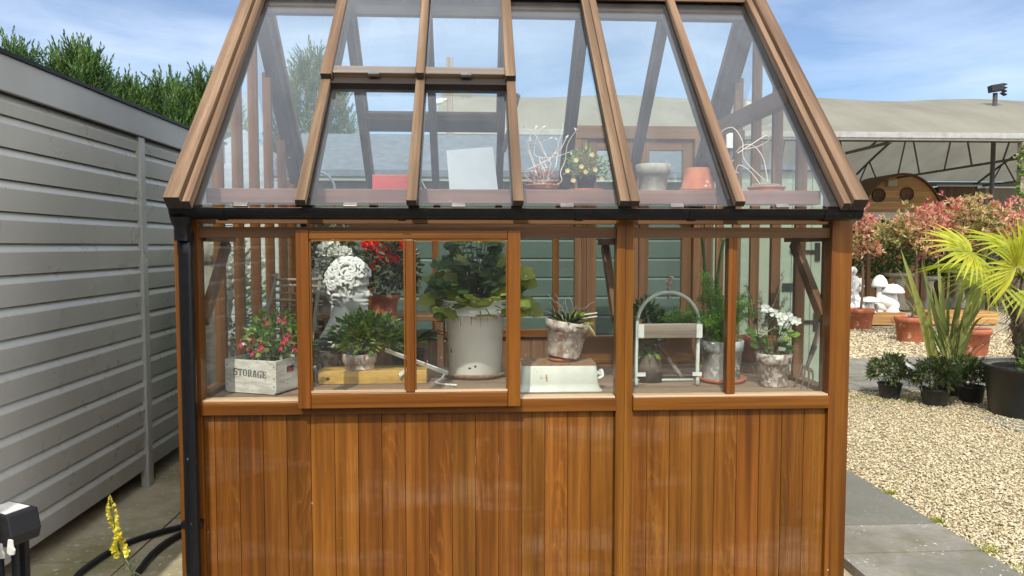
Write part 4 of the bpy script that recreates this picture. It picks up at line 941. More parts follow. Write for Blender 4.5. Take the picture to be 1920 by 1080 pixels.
obj('seat', MB().box(p0[0] - .06, p0[0] + .27, 4.0, 4.22, SZ + .05, SZ + .068), m_greywood, tc)
obj('leg', MB().box(p0[0] - .05, p0[0] - .02, 4.01, 4.04, SZ, SZ + .049), m_greywood, tc); obj('leg', MB().box(p0[0] + .22, p0[0] + .25, 4.01, 4.04, SZ, SZ + .049), m_greywood, tc)
# --- classical bust
BY = 4.40; hb = atY(700, 545, BY); sc = .31 / .24 * 1.0
def bust():
    mb = MB(); nz, na = 56, 48
    zs = np.array([0, .008, .02, .035, .045, .052, .06, .07, .082, .095, .108, .118, .128, .137, .16, .19, .215, .232, .24])
    fx = np.array([.058, .075, .082, .079, .083, .078, .084, .077, .079, .078, .076, .072, .080, .085, .085, .075, .053, .03, .0])
    bx = np.array([-.005, -.015, -.03, -.045, -.052, -.057, -.062, -.07, -.078, -.084, -.089, -.092, -.094, -.095, -.095, -.088, -.065, -.038, .0])
    hw = np.array([.018, .028, .038, .046, .05, .052, .055, .058, .062, .065, .067, .068, .069, .07, .072, .067, .05, .03, .0])
    z = np.linspace(0, .2395, nz); F_, B_2, H_ = (np.interp(z, zs, q) for q in (fx, bx, hw))
    a = np.arange(na) * 2 * math.pi / na; V = []
    for i in range(nz):
        for t in a:
            ca, sa = math.cos(t), math.sin(t); cx = (F_[i] + B_2[i]) / 2; rx = (F_[i] - B_2[i]) / 2
            x = cx + rx * math.copysign(abs(ca) ** .85, ca); y = H_[i] * math.copysign(abs(sa) ** .9, sa); zz = z[i]
            if x > 0:
                g = lambda v, c_, s_: math.exp(-((v - c_) / s_) ** 2)
                nb = max(0, min(1, (.128 - zz) / .045)) if zz > .083 else max(0, 1 - (.083 - zz) / .010)
                x += .030 * nb * g(y, 0, .0095) + .006 * nb * g(y, .011, .006) * g(zz, .083, .008) + .006 * nb * g(y, -.011, .006) * g(zz, .083, .008)
                x += .007 * (g(zz, .060, .004) + g(zz, .046, .005)) * g(y, 0, .017) - .005 * g(zz, .0525, .002) * g(y, 0, .02) + .006 * g(zz, .014, .012) * g(y, 0, .015)
                for sgn in (1, -1):
                    x += (-.016 * g(zz, .118, .010) + .006 * g(zz, .117, .005) + .006 * g(zz, .134, .006)) * g(y, sgn * .031, .016) + .006 * g(zz, .09, .014) * g(y, sgn * .04, .015)
            V.append((x, y, zz))
    ii, jj = np.meshgrid(np.arange(nz - 1), np.arange(na), indexing='ij'); j2 = (jj + 1) % na
    mb.add(V, np.stack([ii * na + jj, ii * na + j2, (ii + 1) * na + j2, (ii + 1) * na + jj], -1).reshape(-1, 4), smooth=True)
    mb.F.append((np.array([list(range(na - 1, -1, -1))]), np.zeros((1, na, 2)), np.zeros(1), np.zeros(1, int), np.array([True])))
    mb.F.append((np.array([[(nz - 1) * na + j for j in range(na)]]), np.zeros((1, na, 2)), np.zeros(1), np.zeros(1, int), np.array([True])))
    # neck and shoulders
    prof = [(.075, -.03, .046, .046), (.03, -.033, .052, .05), (-.02, -.036, .056, .054), (-.06, -.045, .066, .066), (-.10, -.05, .085, .10), (-.14, -.045, .10, .135), (-.19, -.04, .10, .145), (-.24, -.035, .085, .125)]
    V = []; k = len(prof); n2 = 32
    for (zz, cx, rx, ry) in prof:
        for j in range(n2): V.append((cx + rx * math.cos(j * 2 * math.pi / n2), ry * math.sin(j * 2 * math.pi / n2), zz))
    b = mb.nv; ii, jj = np.meshgrid(np.arange(k - 1), np.arange(n2), indexing='ij'); j2 = (jj + 1) % n2
    mb.add(V, np.stack([(ii + 1) * n2 + jj, (ii + 1) * n2 + j2, ii * n2 + j2, ii * n2 + jj], -1).reshape(-1, 4), smooth=True)
    mb.F.append((np.array([[b + j for j in range(n2)]]), np.zeros((1, n2, 2)), np.zeros(1), np.zeros(1, int), np.array([True])))
    mb.F.append((np.array([[b + (k - 1) * n2 + j for j in range(n2 - 1, -1, -1)]]), np.zeros((1, n2, 2)), np.zeros(1), np.zeros(1, int), np.array([True])))
    for sgn in (1, -1):   # ears
        t = np.linspace(-.4, 4.6, 14); mb.tube(np.stack([-.012 + .013 * np.cos(t), np.full(14, sgn * .068) + sgn * .006 * np.sin(t), .105 + .021 * np.sin(t)], -1), np.linspace(.006, .004, 14), 7)
        mb.blob((-.006, sgn * .066, .086), (.007, .005, .008), n=8)
    # curls: short spirals over the scalp
    hr = MB(); cnt = 0
    while cnt < 200:
        d = unit(rng.normal(size=(1, 3)))[0]; p = np.array([-.004 + d[0] * .097, d[1] * .080, .135 + d[2] * .112])
        hl = .175 if p[0] > .05 else (.142 if p[0] > .015 else (.112 if p[0] > -.025 else .025))
        if p[2] < hl: continue
        if abs(p[1]) > .05 and -.03 < p[0] < .012 and p[2] < .135: continue
        nrm = unit((d / np.array([.097, .080, .112]))[None])[0]; u = unit(np.cross(nrm, rng.normal(size=3))[None])[0]; w = np.cross(nrm, u)
        r0 = rng.uniform(.013, .022); t = np.linspace(0, rng.uniform(2.6, 4.4), 16); rr = r0 * 1.15 * (1 - t / 8)
        q = p + u * (rr * np.cos(t))[:, None] + w * (rr * np.sin(t))[:, None] + nrm * (.001 + .015 * (t / 4.4))[:, None]
        hr.tube(q, np.linspace(.0105, .004, 16) , 7); cnt += 1
    for s_ in (-1, 1):     # sideburn curl
        t = np.linspace(0, 7, 18); hr.tube(np.stack([.020 + .011 * np.cos(t) * (1 - t / 11), np.full(18, s_ * .066), .098 - .003 * t + .012 * np.sin(t) * (1 - t / 11)], -1), .005, 6)
    return mb, hr
bd, hr = bust()
zb = SZ + .035; by = BY
bz = hb[2] - .105 * sc
def place(mb, c, s_, rz=0.):
    M_ = rotm((0, 0, 1), rz); mb.V = [v @ M_.T * s_ + np.asarray(c) for v in mb.V]; return mb
bx_ = atY(700, 570, BY)[0] - .105 * sc
bu = thing('bust', 'white plaster bust of a curly haired youth in profile facing right', 'bust', (bx_, BY, SZ))
ob = obj('body', place(bd, (bx_, BY, bz), sc, R(-6)), m_white, bu)
rm = ob.modifiers.new('fuse', 'REMESH'); rm.mode = 'VOXEL'; rm.voxel_size = .0045; rm.use_smooth_shade = True
ob = obj('hair', place(hr, (bx_, BY, bz), sc, R(-6)), m_white, bu)
obj('plinth', MB().lathe([(.001, 0), (.17, 0), (.17, .02), (.13, .03), (.11, max(.04, bz - .235 * sc - SZ)), (.001, max(.04, bz - .235 * sc - SZ))], 32, (bx_ - .05, BY, SZ)), m_white, bu)
# --- yellow plank box with a shrub pot on it
a, b = atY(597, 722, 3.93), atY(800, 722, 3.93)
yb = thing('plank_box', 'yellow weathered plank box lying under the shrub pot', 'box', ((a[0] + b[0]) / 2, 4.02, SZ))
obj('front_board', MB().box(a[0], b[0], 3.93, 3.945, SZ, SZ + .068), m_yellow, yb, bevel=.003)
obj('top_board', MB().box(a[0], b[0], 3.946, 4.12, SZ + .055, SZ + .068), m_yellow, yb, bevel=.003)
obj('end_board', MB().box(a[0], a[0] + .015, 3.946, 4.12, SZ, SZ + .054), m_yellow, yb); obj('end_board', MB().box(b[0] - .015, b[0], 3.946, 4.12, SZ, SZ + .054), m_yellow, yb)
mb = MB()
for x in (a[0] + .05, b[0] - .10): mb.lathe([(.010, 0), (.008, .002), (.001, .002)], 12, (x, 3.9295, SZ + .03), rotm((1, 0, 0), R(90)))
obj('bolt', mb, m_iron, yb)
c = np.array([*atY(674, 690, 4.02)[:2], SZ + .069])
pt = pot('plant_pot', 'shallow greyish terracotta pot holding a glossy green shrub on the yellow plank box', tuple(c), .078, .088, .085, m_oldterra, .055, .006)
sb_ = thing('potted_shrub', 'glossy variegated green shrub with narrow leaves in front of the white bust', 'plant', tuple(c + (0, 0, .075)))
bush(sb_, c + (0, 0, .07), c + (.04, .02, .175), (.185, .14, .12), 620, .06, .021, lf_mid, m_brownstem, .4, 16)
bush(sb_, c + (0, 0, .07), c + (.03, -.07, .15), (.11, .07, .08), 150, .045, .018, lf_yellow, m_brownstem, .4, 5, name='variegated_foliage')
# dark pot with bronze leaves, left behind
c = np.array([*atY(622, 700, 4.22)[:2], SZ])
pot('plant_pot', 'dark stained clay pot half hidden left of the shrub pot', tuple(c), .075, .10, .15, m_painted, .04)
hp = thing('heuchera', 'low bronze leaved plant with pale flowers under the bust', 'plant', tuple(c + (0, 0, .13)))
mb = MB()
for k in range(34):
    a = rng.random() * 6.28; q = c + (0, 0, .15) + np.array([math.cos(a), math.sin(a), 0]) * rng.uniform(.02, .12) + (0, 0, rng.uniform(0, .09))
    mb.lobed(q, (math.cos(a), math.sin(a), -.2), (0, -.3, 1), rng.uniform(.05, .08), rng.random() * .5)
obj('foliage', mb, lf_grey, hp)
mb = MB(); umbel(mb, c + (.05, -.08, .16), .025, 14, .02); obj('flower', mb, pt_white, hp)
# tall stand behind with red and white geraniums
st = thing('plant_stand', 'dark wooden plant stand behind the bust carrying the tall geraniums', 'stand', (-.62, 5.15, 0))
obj('top', MB().box(-1.1, -.18, 4.95, 5.4, 1.10, 1.13), m_inner, st, bevel=.003)
for x in (-1.07, -.21):
    for y in (4.98, 5.37): obj('leg', MB().box(x - .02, x + .02, y - .02, y + .02, 0, 1.099), m_inner, st)
q = atY(722, 575, 5.12); c = np.array([q[0], 5.12, 1.13])
pot('plant_pot', 'orange terracotta pot on the stand under the red geranium', tuple(c), .075, .095, .14, m_terra, .04)
rg = thing('red_geranium', 'tall geranium with scarlet flower heads right of the bust', 'plant', tuple(c + (0, 0, .12)))
bush(rg, c + (0, 0, .12), c + (.03, -.03, .30), (.20, .18, .22), 820, .065, .035, lf_grey, m_stem, .15, 16)
mb = MB()
for (px, py, r_) in ((700, 462, .045), (720, 470, .05), (735, 485, .045), (713, 490, .035), (757, 462, .035), (700, 500, .03), (716, 500, .03), (690, 460, .035)):
    q = atY(px, py, 4.98 + random.uniform(-.05, .05)); umbel(mb, q, r_ * .95, 60, .030)
obj('flower', mb, pt_red, rg)
q = atY(620, 560, 5.1); c = np.array([q[0] - .02, 5.15, 1.13])
pot('plant_pot', 'grey pot on the stand hidden behind the bust', tuple(c), .085, .115, .17, m_greypot, .05)
wg = thing('white_geranium', 'geranium with white flower heads behind the head of the bust', 'plant', tuple(c + (0, 0, .15)))
bush(wg, c + (0, 0, .15), c + (0.02, 0, .42), (.20, .16, .22), 380, .06, .03, lf_grey, m_stem, .15, 14)
mb = MB()
for (px, py, r_) in ((608, 470, .045), (622, 462, .05), (640, 476, .05), (604, 490, .04), (628, 482, .045), (650, 475, .03), (600, 505, .035)):
    q = atY(px, py, 4.98 + random.uniform(-.05, .05)); umbel(mb, q, r_ * 1.05, 46, .036)
obj('flower', mb, pt_white, wg)
# dark broad leaved plant to the right of the shrub
c = np.array([*atY(765, 690, 4.32)[:2], SZ])
pot('plant_pot', 'black plastic pot in the shade right of the shrub', tuple(c), .08, .10, .13, m_black, .02, .004)
ho = thing('broad_leaf_plant', 'dark plant with long broad arching leaves between shrub and enamel bucket', 'plant', tuple(c + (0, 0, .12)))
mb = MB()
for k in range(15):
    a = rng.uniform(0, 6.28); ln = rng.uniform(.16, .27); d = np.array([math.cos(a), math.sin(a), 0]); t = np.linspace(0, 1, 7)[:, None]
    pts = c + (0, 0, .12) + d * ln * t + Z3 * (ln * (1.15 * t - .85 * t * t) * rng.uniform(.6, 1.3)); mb.ribbon(pts, np.array([.012, .035, .062, .075, .065, .04, .004]), np.cross(d, Z3), rnd=rng.random() * .7, fold=.12)
obj('foliage', mb, lf_dark, ho)
# white metal strap tool
A1, A2, A3_, A4 = atY(722, 656, 3.98), atY(840, 700, 3.93), atY(775, 684, 3.97), atY(748, 704, 3.90)
to = thing('metal_bracket', 'white painted metal strap bracket with bolt holes left of the enamel bucket', 'bracket', tuple(np.array([A2[0], A2[1], SZ])))
obj('arm', MB().bar(A1, A2, .006, .028, (-.4, -.5, 1)), m_whitemetal, to, bevel=.002)
obj('arm', MB().bar(A3_, A4, .006, .02, (-.9, -.5, .6)), m_whitemetal, to, bevel=.002)
obj('foot', MB().tube(smooth_path([A2 + (-.02, 0, -.005), A2 + (-.03, -.02, -.02), (A2[0] - .06, A2[1] - .03, SZ + .007), (A2[0] + .05, A2[1] - .1, SZ + .007)], 14), .006, 8), m_whitemetal, to)
# --- enamel bucket on saucer with a big leaved plant
c = np.array([atY(891, 700, 4.17)[0], 4.17, SZ])
sc_ = thing('saucer', 'rust brown saucer under the white enamel bucket', 'saucer', tuple(c))
obj('dish', MB().lathe([(.001, .008), (.155, .008), (.175, .03), (.182, .03), (.175, .012), (.16, 0), (.001, 0)], 40, c), m_rust, sc_)
c = c + (0, 0, .0305 - .02)
bk = thing('enamel_bucket', 'tall white enamel bucket with chips and rust streaks holding a leafy plant', 'bucket', tuple(c))
hk = atY(891, 565, 4.0)[2] - c[2]
obj('body', MB().lathe([(.001, .001), (.138, .001), (.143, .006), (.163, hk * .80), (.168, hk * .805), (.168, hk * .83), (.164, hk * .835), (.172, hk - .012), (.178, hk - .010), (.180, hk - .003), (.176, hk), (.168, hk - .004), (.158, hk * .8)], 56, c), m_enamel, bk)
mb = MB()
for (ang, zz, rx, rz_) in ((-102, .052, .010, .006), (-90, .062, .008, .007), (-150, .14, .007, .013)):
    r_ = .138 + .03 * zz / hk + .004; d = np.array([math.cos(R(ang)), math.sin(R(ang)), 0]); mb.blob(c + d * (r_ - .001) + Z3 * zz, (rx, .003, rz_), n=10, jit=.15, rot=rotm(Z3, R(ang + 90)))
obj('chip', mb, m_iron, bk)
mb = MB()
for k in range(34):
    ang = R(-90 + rng.normal() * 32); d = np.array([math.cos(ang), math.sin(ang), 0]); l_ = rng.uniform(.006, .02 if k % 4 else .06); z_ = hk * .80
    r1 = .1634; mb.bar(c + d * r1 + Z3 * z_, c + d * (r1 - l_ * .06) + Z3 * (z_ - l_), rng.uniform(.001, .0028), .0012, d)
obj('rust_streak', mb, m_rust, bk)
obj('soil', MB().lathe([(.165, hk - .03), (.001, hk - .015)], 24, c), m_soil, bk)
pl = thing('pelargonium', 'large plant with broad yellow green lobed leaves in the enamel bucket', 'plant', tuple(c + (0, 0, hk - .03)))
mb = MB(); md = MB(); ms = MB(); top = c + (0, 0, hk - .02)
for k in range(190):
    a = rng.uniform(0, 6.28); f = rng.random(); rad = .05 + .19 * rng.random(); zz = .03 + .36 * f * (1 - (rad / .30) ** 2)
    if k < 24: rad = rng.uniform(.17, .25); zz = rng.uniform(-.06, .05)
    q = top + np.array([math.cos(a) * rad * 1.05, math.sin(a) * rad * .9, zz])
    dark = k >= 24 and f > .25 and rng.random() < .75
    (md if dark else mb).lobed(q, (math.cos(a), math.sin(a), -.35 + .3 * f), np.array([math.cos(a) * .35, math.sin(a) * .3 - .95, .75]) + rng.normal(size=3) * .35, rng.uniform(.065, .105), np.clip(rng.normal(.5, .25), 0, 1), 6, .13)
    ms.tube(curve(top + (rng.normal() * .03, rng.normal() * .03, -.02), q, (0, 0, .02), 5), .0028, 5)
obj('foliage', mb, lf_yellow, pl); obj('foliage', md, lf_dark, pl); obj('stem', ms, m_stem, pl)
# trailing right hand shoots
mb = MB(); ms = MB()
for (px, py, s_) in ((985, 505, .12), (995, 525, .1), (985, 560, .12), (1000, 572, .11), (1008, 580, .09), (975, 580, .1), (968, 500, .12)):
    q = atY(px, py, 4.05); mb.lobed(q - (.04, 0, 0), (1, -.3, -.4), (.2, -.8, .7), s_, .35 + .6 * rng.random(), 5, .16); ms.tube(curve(top + (.1, -.05, 0), q - (.04, 0, 0), (0, 0, .06), 6), .003, 5)
obj('foliage', mb, lf_yellow, pl); obj('stem', ms, m_stem, pl)
# --- upturned enamel basin with tap, tilted pot on it
a, b = atZ(978, 728, SZ), atZ(1132, 735, SZ); x0, x1 = a[0] - .03, b[0] + .0; y0 = 3.66; dp = .26; hb_ = .128
bs = thing('enamel_basin', 'white enamel basin turned upside down with a rusty top under the tilted pot', 'basin', ((x0 + x1) / 2, y0 + dp / 2, SZ))
def rrect(hx, hy, r_, z, k=6):
    out = []
    for q, (sx, sy) in enumerate(((1, 1), (-1, 1), (-1, -1), (1, -1))):
        for i in range(k): t = (q + i / (k - 1)) * math.pi / 2; out.append((sx * (hx - r_) + r_ * math.cos(t), sy * (hy - r_) + r_ * math.sin(t), z))
    return np.array(out)
hx, hy = (x1 - x0) / 2, dp / 2; rings = [rrect(hx, hy, .022, 0), rrect(hx, hy, .022, .005), rrect(hx - .012, hy - .012, .02, .014), rrect(hx - .020, hy - .018, .02, .04), rrect(hx - .028, hy - .026, .02, hb_ - .008), rrect(hx - .033, hy - .031, .02, hb_)]
cb_ = np.array([(x0 + x1) / 2, y0 + dp / 2, SZ]); n_ = len(rings[0]); k = len(rings)
ii, jj = np.meshgrid(np.arange(k - 1), np.arange(n_), indexing='ij'); j2 = (jj + 1) % n_
m_basin = paint('old white enamel', (.50, .50, .44), (.42, .41, .34), .25, 7, 0, 0, (16, .70, (.30, .18, .08)))
obj('body', MB().add(np.concatenate(rings) + cb_, np.stack([ii * n_ + jj, ii * n_ + j2, (ii + 1) * n_ + j2, (ii + 1) * n_ + jj], -1).reshape(-1, 4), smooth=True), m_basin, bs)
obj('top', MB().prism(rrect(hx - .030, hy - .028, .02, hb_ + .0005) + cb_, (0, 0, .008)), m_rust, bs)
obj('rust_streak', MB().bar(cb_ + (-.07, -hy + .0275, hb_ - .01), cb_ + (-.066, -hy + .0185, .05), .008, .0012, (0, -1, 0)).bar(cb_ + (-.055, -hy + .0270, hb_ - .02), cb_ + (-.057, -hy + .0180, .035), .004, .0012, (0, -1, 0)), m_yellow, bs)
t0 = np.array([x1 - .03, 3.74, SZ + .08])
obj('tap', MB().lathe([(.012, 0), (.012, .02), (.02, .022), (.022, .03), (.02, .038), (.001, .04)], 12, t0, rotm((0, 1, 0), R(90))).tube(smooth_path([t0 + (.02, 0, 0), t0 + (.03, -.02, .02), t0 + (.035, -.03, -.01), t0 + (.01, -.035, -.02)], 10), .007, 8), m_whitemetal, bs)
tp = np.array([atY(1052, 690, 3.84)[0], 3.80, SZ + hb_ + .0095])
sc2 = thing('saucer', 'small orange terracotta saucer tucked under the tilted pot', 'saucer', tuple(tp))
obj('dish', MB().lathe([(.001, 0), (.066, 0), (.074, .018), (.07, .018), (.06, .006), (.001, .006)], 32, tp), m_terra, sc2)
tl = ((0, 1, 0), R(9)); tc_ = tp + (.004, 0, .0175)
pot('plant_pot', 'limed terracotta pot leaning to the right on the upturned enamel basin', tuple(tc_ + (.0, 0, .004)), .082, .112, .185, m_oldterra, .05, .008, tl)
tpp = tc_ + rotm(*tl) @ np.array([0, 0, .17])
ag = thing('trailing_plant', 'small straggly plant with dark strappy leaves in the tilted pot', 'plant', tuple(tpp))
mb = MB()
for k in range(60):
    a = rng.uniform(0, 6.28); ln = rng.uniform(.08, .19); d = np.array([math.cos(a), math.sin(a), 0]); t = np.linspace(0, 1, 6)[:, None]; lift = rng.uniform(.5, 1.2)
    mb.ribbon(tpp + d * .03 + d * ln * .7 * t + Z3 * ln * (lift * t - .5 * lift * t ** 2), np.array([.006, .011, .014, .012, .009, .002]), np.cross(d, Z3), rnd=rng.random())
obj('foliage', mb, lf_dark, ag)
mb = MB(); P, d = ball(26, tpp + (.03, -.04, .01), (.07, .05, .04), .4, -.3); mb.leaves(P, d + (.2, -.4, .1), .055, .026); mb.leaves([tpp + (.08, -.05, 0.02)], [(.5, -.3, -.75)], .10, .028); obj('foliage', mb, lf_yellow, ag)
mb = MB()
for k in range(10): mb.tube(curve(tpp + rng.normal(size=3) * .02, tpp + np.array([rng.normal() * .06 - .02, rng.normal() * .05, rng.uniform(.08, .17)]), (0, 0, 0), 6, .008), .0018, 5)
mb.tube(curve(tpp + (.05, -.06, 0), tpp + (.13, -.08, -.05), (0, 0, .03), 7), .0022, 5); obj('stem', mb, m_dry, ag)
tg = MB()
for z_ in (0, -.018): tg.bar(tpp + (.06, -.02, .05 + z_), tpp + (.14, -.06, .065 + z_), .012, .0012, (0, -.4, 1))
tg_ = thing('plant_label', 'two thin white plastic plant labels stuck into the tilted pot', 'plant label', tuple(tpp + (.06, 0, .04))); obj('tag', tg, m_white, tg_)
# --- low wooden trough along the back of the staging
x0, x1 = atY(1088, 660, 4.38)[0], atY(1302, 660, 4.38)[0]
tr = thing('wooden_trough', 'low brown wooden trough with slanted end behind the arched frame', 'trough', ((x0 + x1) / 2, 4.41, SZ))
zt_ = atY(1120, 634, 4.36)[2]
obj('front_board', MB().prism([(x0, 4.36, SZ + .002), (x1 + .02, 4.36, SZ + .002), (x1 - .03, 4.36, zt_ - .03), (x1 - .03, 4.36, zt_), (x0, 4.36, zt_)], (0, .018, 0)).box(x0, x1 - .02, 4.352, 4.3595, SZ + .035, SZ + .055), m_cedar, tr, bevel=.002)
obj('back_board', MB().box(x0, x1 - .03, 4.44, 4.456, SZ + .002, zt_), m_inner, tr)
# --- arched kneeler frame with a bird on top
def kneeler():
    Y0 = 3.79; l0, r0_ = atY(1192, 720, Y0), atY(1312, 720, Y0); l1, r1_ = atY(1199, 600, Y0), atY(1316, 600, Y0); tz = atY(1256, 549, Y0)[2]; lz = SZ + .004; yt = Y0 + .05
    hw_ = (r1_[0] - l1[0]) / 2; cx = (l1[0] + r1_[0]) / 2; zc = tz - hw_ * 1.0
    pts = [(l0[0] + .003, Y0, lz), (l0[0] + .003, Y0 + .01, lz + .12)] + [(cx - hw_ * math.cos(t), yt, zc + hw_ * math.sin(t)) for t in np.linspace(0, math.pi, 17)] + [(r0_[0] - .01, Y0 + .01, lz + .12), (r0_[0] - .012, Y0, lz)]
    o_ = thing('folding_frame', 'arched pale grey tubular frame with a weathered wooden slat across it', 'garden frame', (cx, Y0, SZ))
    obj('hoop', MB().tube(smooth_path(pts, 90), .0098, 12), m_sage, o_)
    za, zb_ = atY(1256, 634, Y0)[2], atY(1256, 607, Y0)[2]
    obj('slat', MB().box(l1[0] - .004, r1_[0] - .005, Y0 - .0, Y0 + .016, za, zb_), m_greywood, o_, bevel=.003)
    mb = MB()
    for x in (l1[0] - .006, r1_[0] - .028): mb.box(x, x + .03, Y0 - .006, Y0 - .001, za + .002, zb_ - .002)
    for x in (l0[0] + .0, r0_[0] - .042): mb.box(x, x + .048, Y0 - .014, Y0 - .010, lz + .05, lz + .07)
    obj('bracket', mb, m_whitemetal, o_)
    obj('foot_bar', MB().tube([(l0[0], Y0 + .12, lz + .006), (r0_[0] + .0, Y0 + .12, lz + .006)], .007, 8), m_sage, o_)
    return np.array([cx, yt, tz + .009])
kt = kneeler()
bi = thing('bird_ornament', 'small brown bird ornament perched on top of the arched frame', 'ornament', tuple(kt))
mb = MB(); mb.lathe([(.010, 0), (.011, .012), (.006, .02)], 10, kt).lathe([(.010, -.045), (.010, -.03), (.004, -.02)], 8, kt + (0, -.012, 0))
obj('perch', mb, m_greywood, bi)
mb = MB(); bc = kt + (.0, 0, .045); mb.blob(bc, (.020, .014, .016), n=12, rot=rotm((0, 1, 0), R(40))); mb.blob(bc + (.012, 0, .02), (.012, .011, .011), n=10)
mb.lathe([(.004, 0), (.0005, .011)], 6, bc + (.022, 0, .021), rotm((0, 1, 0), R(95))); mb.bar(bc + (-.01, 0, -.008), bc + (-.03, 0, .008), .010, .004); mb.tube([bc + (0, 0, -.012), kt + (0, 0, .015)], .003, 5)
ob = obj('body', mb, m_oldterra, bi)
# --- brown tapered pot and trowel inside the arch
c = np.array([atY(1216, 700, 3.95)[0], 3.95, SZ])
pt2 = thing('plant_pot', 'brown wooden tapered planter inside the arched frame at its left', 'plant pot', tuple(c))
obj('body', MB().lathe([(.001, .0), (.078, 0), (.058, .155), (.05, .155), (.05, .14)], 28, c, rotm((1, 0, 0), R(4))), m_forksteel, pt2); obj('soil', MB().lathe([(.05, .145), (.001, .148)], 16, c), m_soil, pt2)
s2 = thing('leafy_plant', 'small dark leafy plant in the brown planter behind the arched frame', 'plant', tuple(c + (0, 0, .14)))
bush(s2, c + (0, 0, .14), c + (-.01, .05, .27), (.09, .1, .17), 260, .06, .026, lf_dark, m_stem, .5, 8)
mb = MB()
for k in range(10):
    a = rng.uniform(3.4, 6.2); d = np.array([math.cos(a), math.sin(a), .0]); t = np.linspace(0, 1, 6)[:, None]; mb.ribbon(c + (0, 0, .15) + d * .11 * t + Z3 * (.05 * t - .07 * t * t), np.array([.01, .018, .02, .018, .012, .002]), np.cross(d, Z3), rnd=.4 + .5 * rng.random())
obj('foliage', mb, lf_mid, s2)
h0, h1 = atY(1236, 648, 3.93), atZ(1278, 708, SZ + .012)
tw = thing('trowel', 'old trowel with wooden handle leaning out of the brown planter', 'trowel', tuple(h1))
hd = unit((np.array(h1) - h0)[None])[0]; Rm = np.stack([np.cross((0, 1, 0), hd) / np.linalg.norm(np.cross((0, 1, 0), hd)), np.cross(hd, np.cross((0, 1, 0), hd)) / np.linalg.norm(np.cross((0, 1, 0), hd)), hd], 1); lnh = np.linalg.norm(h1 - h0)
obj('handle', MB().lathe([(.001, lnh), (.012, lnh - .004), (.0135, lnh - .03), (.010, lnh * .6), (.011, lnh * .35)], 14, h0, Rm), m_greywood, tw)
obj('neck', MB().lathe([(.010, lnh * .349), (.009, lnh * .28), (.006, lnh * .1), (.006, -.02)], 12, h0, Rm), m_forksteel, tw)
obj('blade', MB().ribbon([h0 - hd * .015, h0 - hd * .05, h0 - hd * .09, h0 - hd * .13], [.03, .06, .055, .004], Rm[:, 1]), m_forksteel, tw)
# --- zinc pot on terracotta saucer with asparagus fern
c = np.array([atY(1349, 720, 3.95)[0], 3.92, SZ])
s3 = thing('saucer', 'orange terracotta saucer under the tarnished zinc pot', 'saucer', tuple(c))
obj('dish', MB().lathe([(.001, .007), (.11, .007), (.122, .026), (.130, .026), (.124, .008), (.112, 0), (.001, 0)], 36, c), m_terra, s3)
c = c + (0, 0, .0075)
hz = atY(1350, 640, 3.85)[2] - c[2]
zp = pot('plant_pot', 'tarnished zinc grey pot with asparagus fern on a terracotta saucer', tuple(c), .096, .108, hz, m_zinc, .06, .006)
fe_ = thing('asparagus_fern', 'feathery bright green asparagus fern spilling over the zinc pot', 'plant', tuple(c + (0, 0, hz - .03)))
mb = MB(); ms = MB(); top = c + (0, 0, hz - .02)
def plume(p0, p1, sag, n_, sp):
    pth = curve(p0, p1, sag, 12, .004); ms.tube(pth, np.linspace(.002, .0008, 12), 4)
    f = rng.random(n_) ** .8; P = np.stack([np.interp(f * 11, np.arange(12), pth[:, q]) for q in range(3)], -1); d = unit(rng.normal(size=(n_, 3)) * np.array([1, 1, .6]) + np.array([0, 0, .25]))
    P2 = P + d * (sp * rng.random((n_, 1)) * (1 - .5 * f[:, None])); mb.leaves(P2, d + rng.normal(size=(n_, 3)) * .6, .021, .0042, rnd=np.clip(rng.normal(.5, .25, n_), 0, 1), fold=.1)
for (px, py, Yq) in ((1318, 510, 3.9), (1325, 520, 3.85), (1335, 545, 3.95), (1310, 560, 3.9), (1350, 560, 3.8), (1300, 590, 3.85), (1230, 595, 4.1), (1260, 585, 4.15), (1280, 600, 4.0), (1390, 580, 4.0), (1405, 570, 4.05), (1415, 590, 4.05), (1385, 600, 3.85), (1360, 600, 3.8), (1335, 590, 3.8), (1210, 600, 4.2), (1245, 600, 4.2), (1340, 530, 4.0), (1322, 545, 3.8), (1400, 555, 4.1), (1370, 560, 4.1), (1310, 600, 3.8), (1325, 610, 3.78), (1290, 580, 4.15), (1225, 610, 4.1), (1275, 610, 4.1)):
    plume(top + rng.normal(size=3) * (.03, .03, 0), atY(px, py, Yq), (0, 0, .05), 420, .05)
obj('foliage', mb, lf_fern, fe_); obj('stem', ms, m_stem, fe_)
obj('cane', MB().tube(curve(top + (-.05, 0, 0), atY(1316, 438, 3.98), (0, 0, 0), 6), np.linspace(.011, .009, 6), 8).tube(curve(top + (.0, 0.02, 0), atY(1358, 445, 4.02), (-.03, 0, 0), 6), np.linspace(.011, .009, 6), 8), paint('mossy cane', (.10, .17, .03), (.06, .11, .02), .6, 12), fe_)
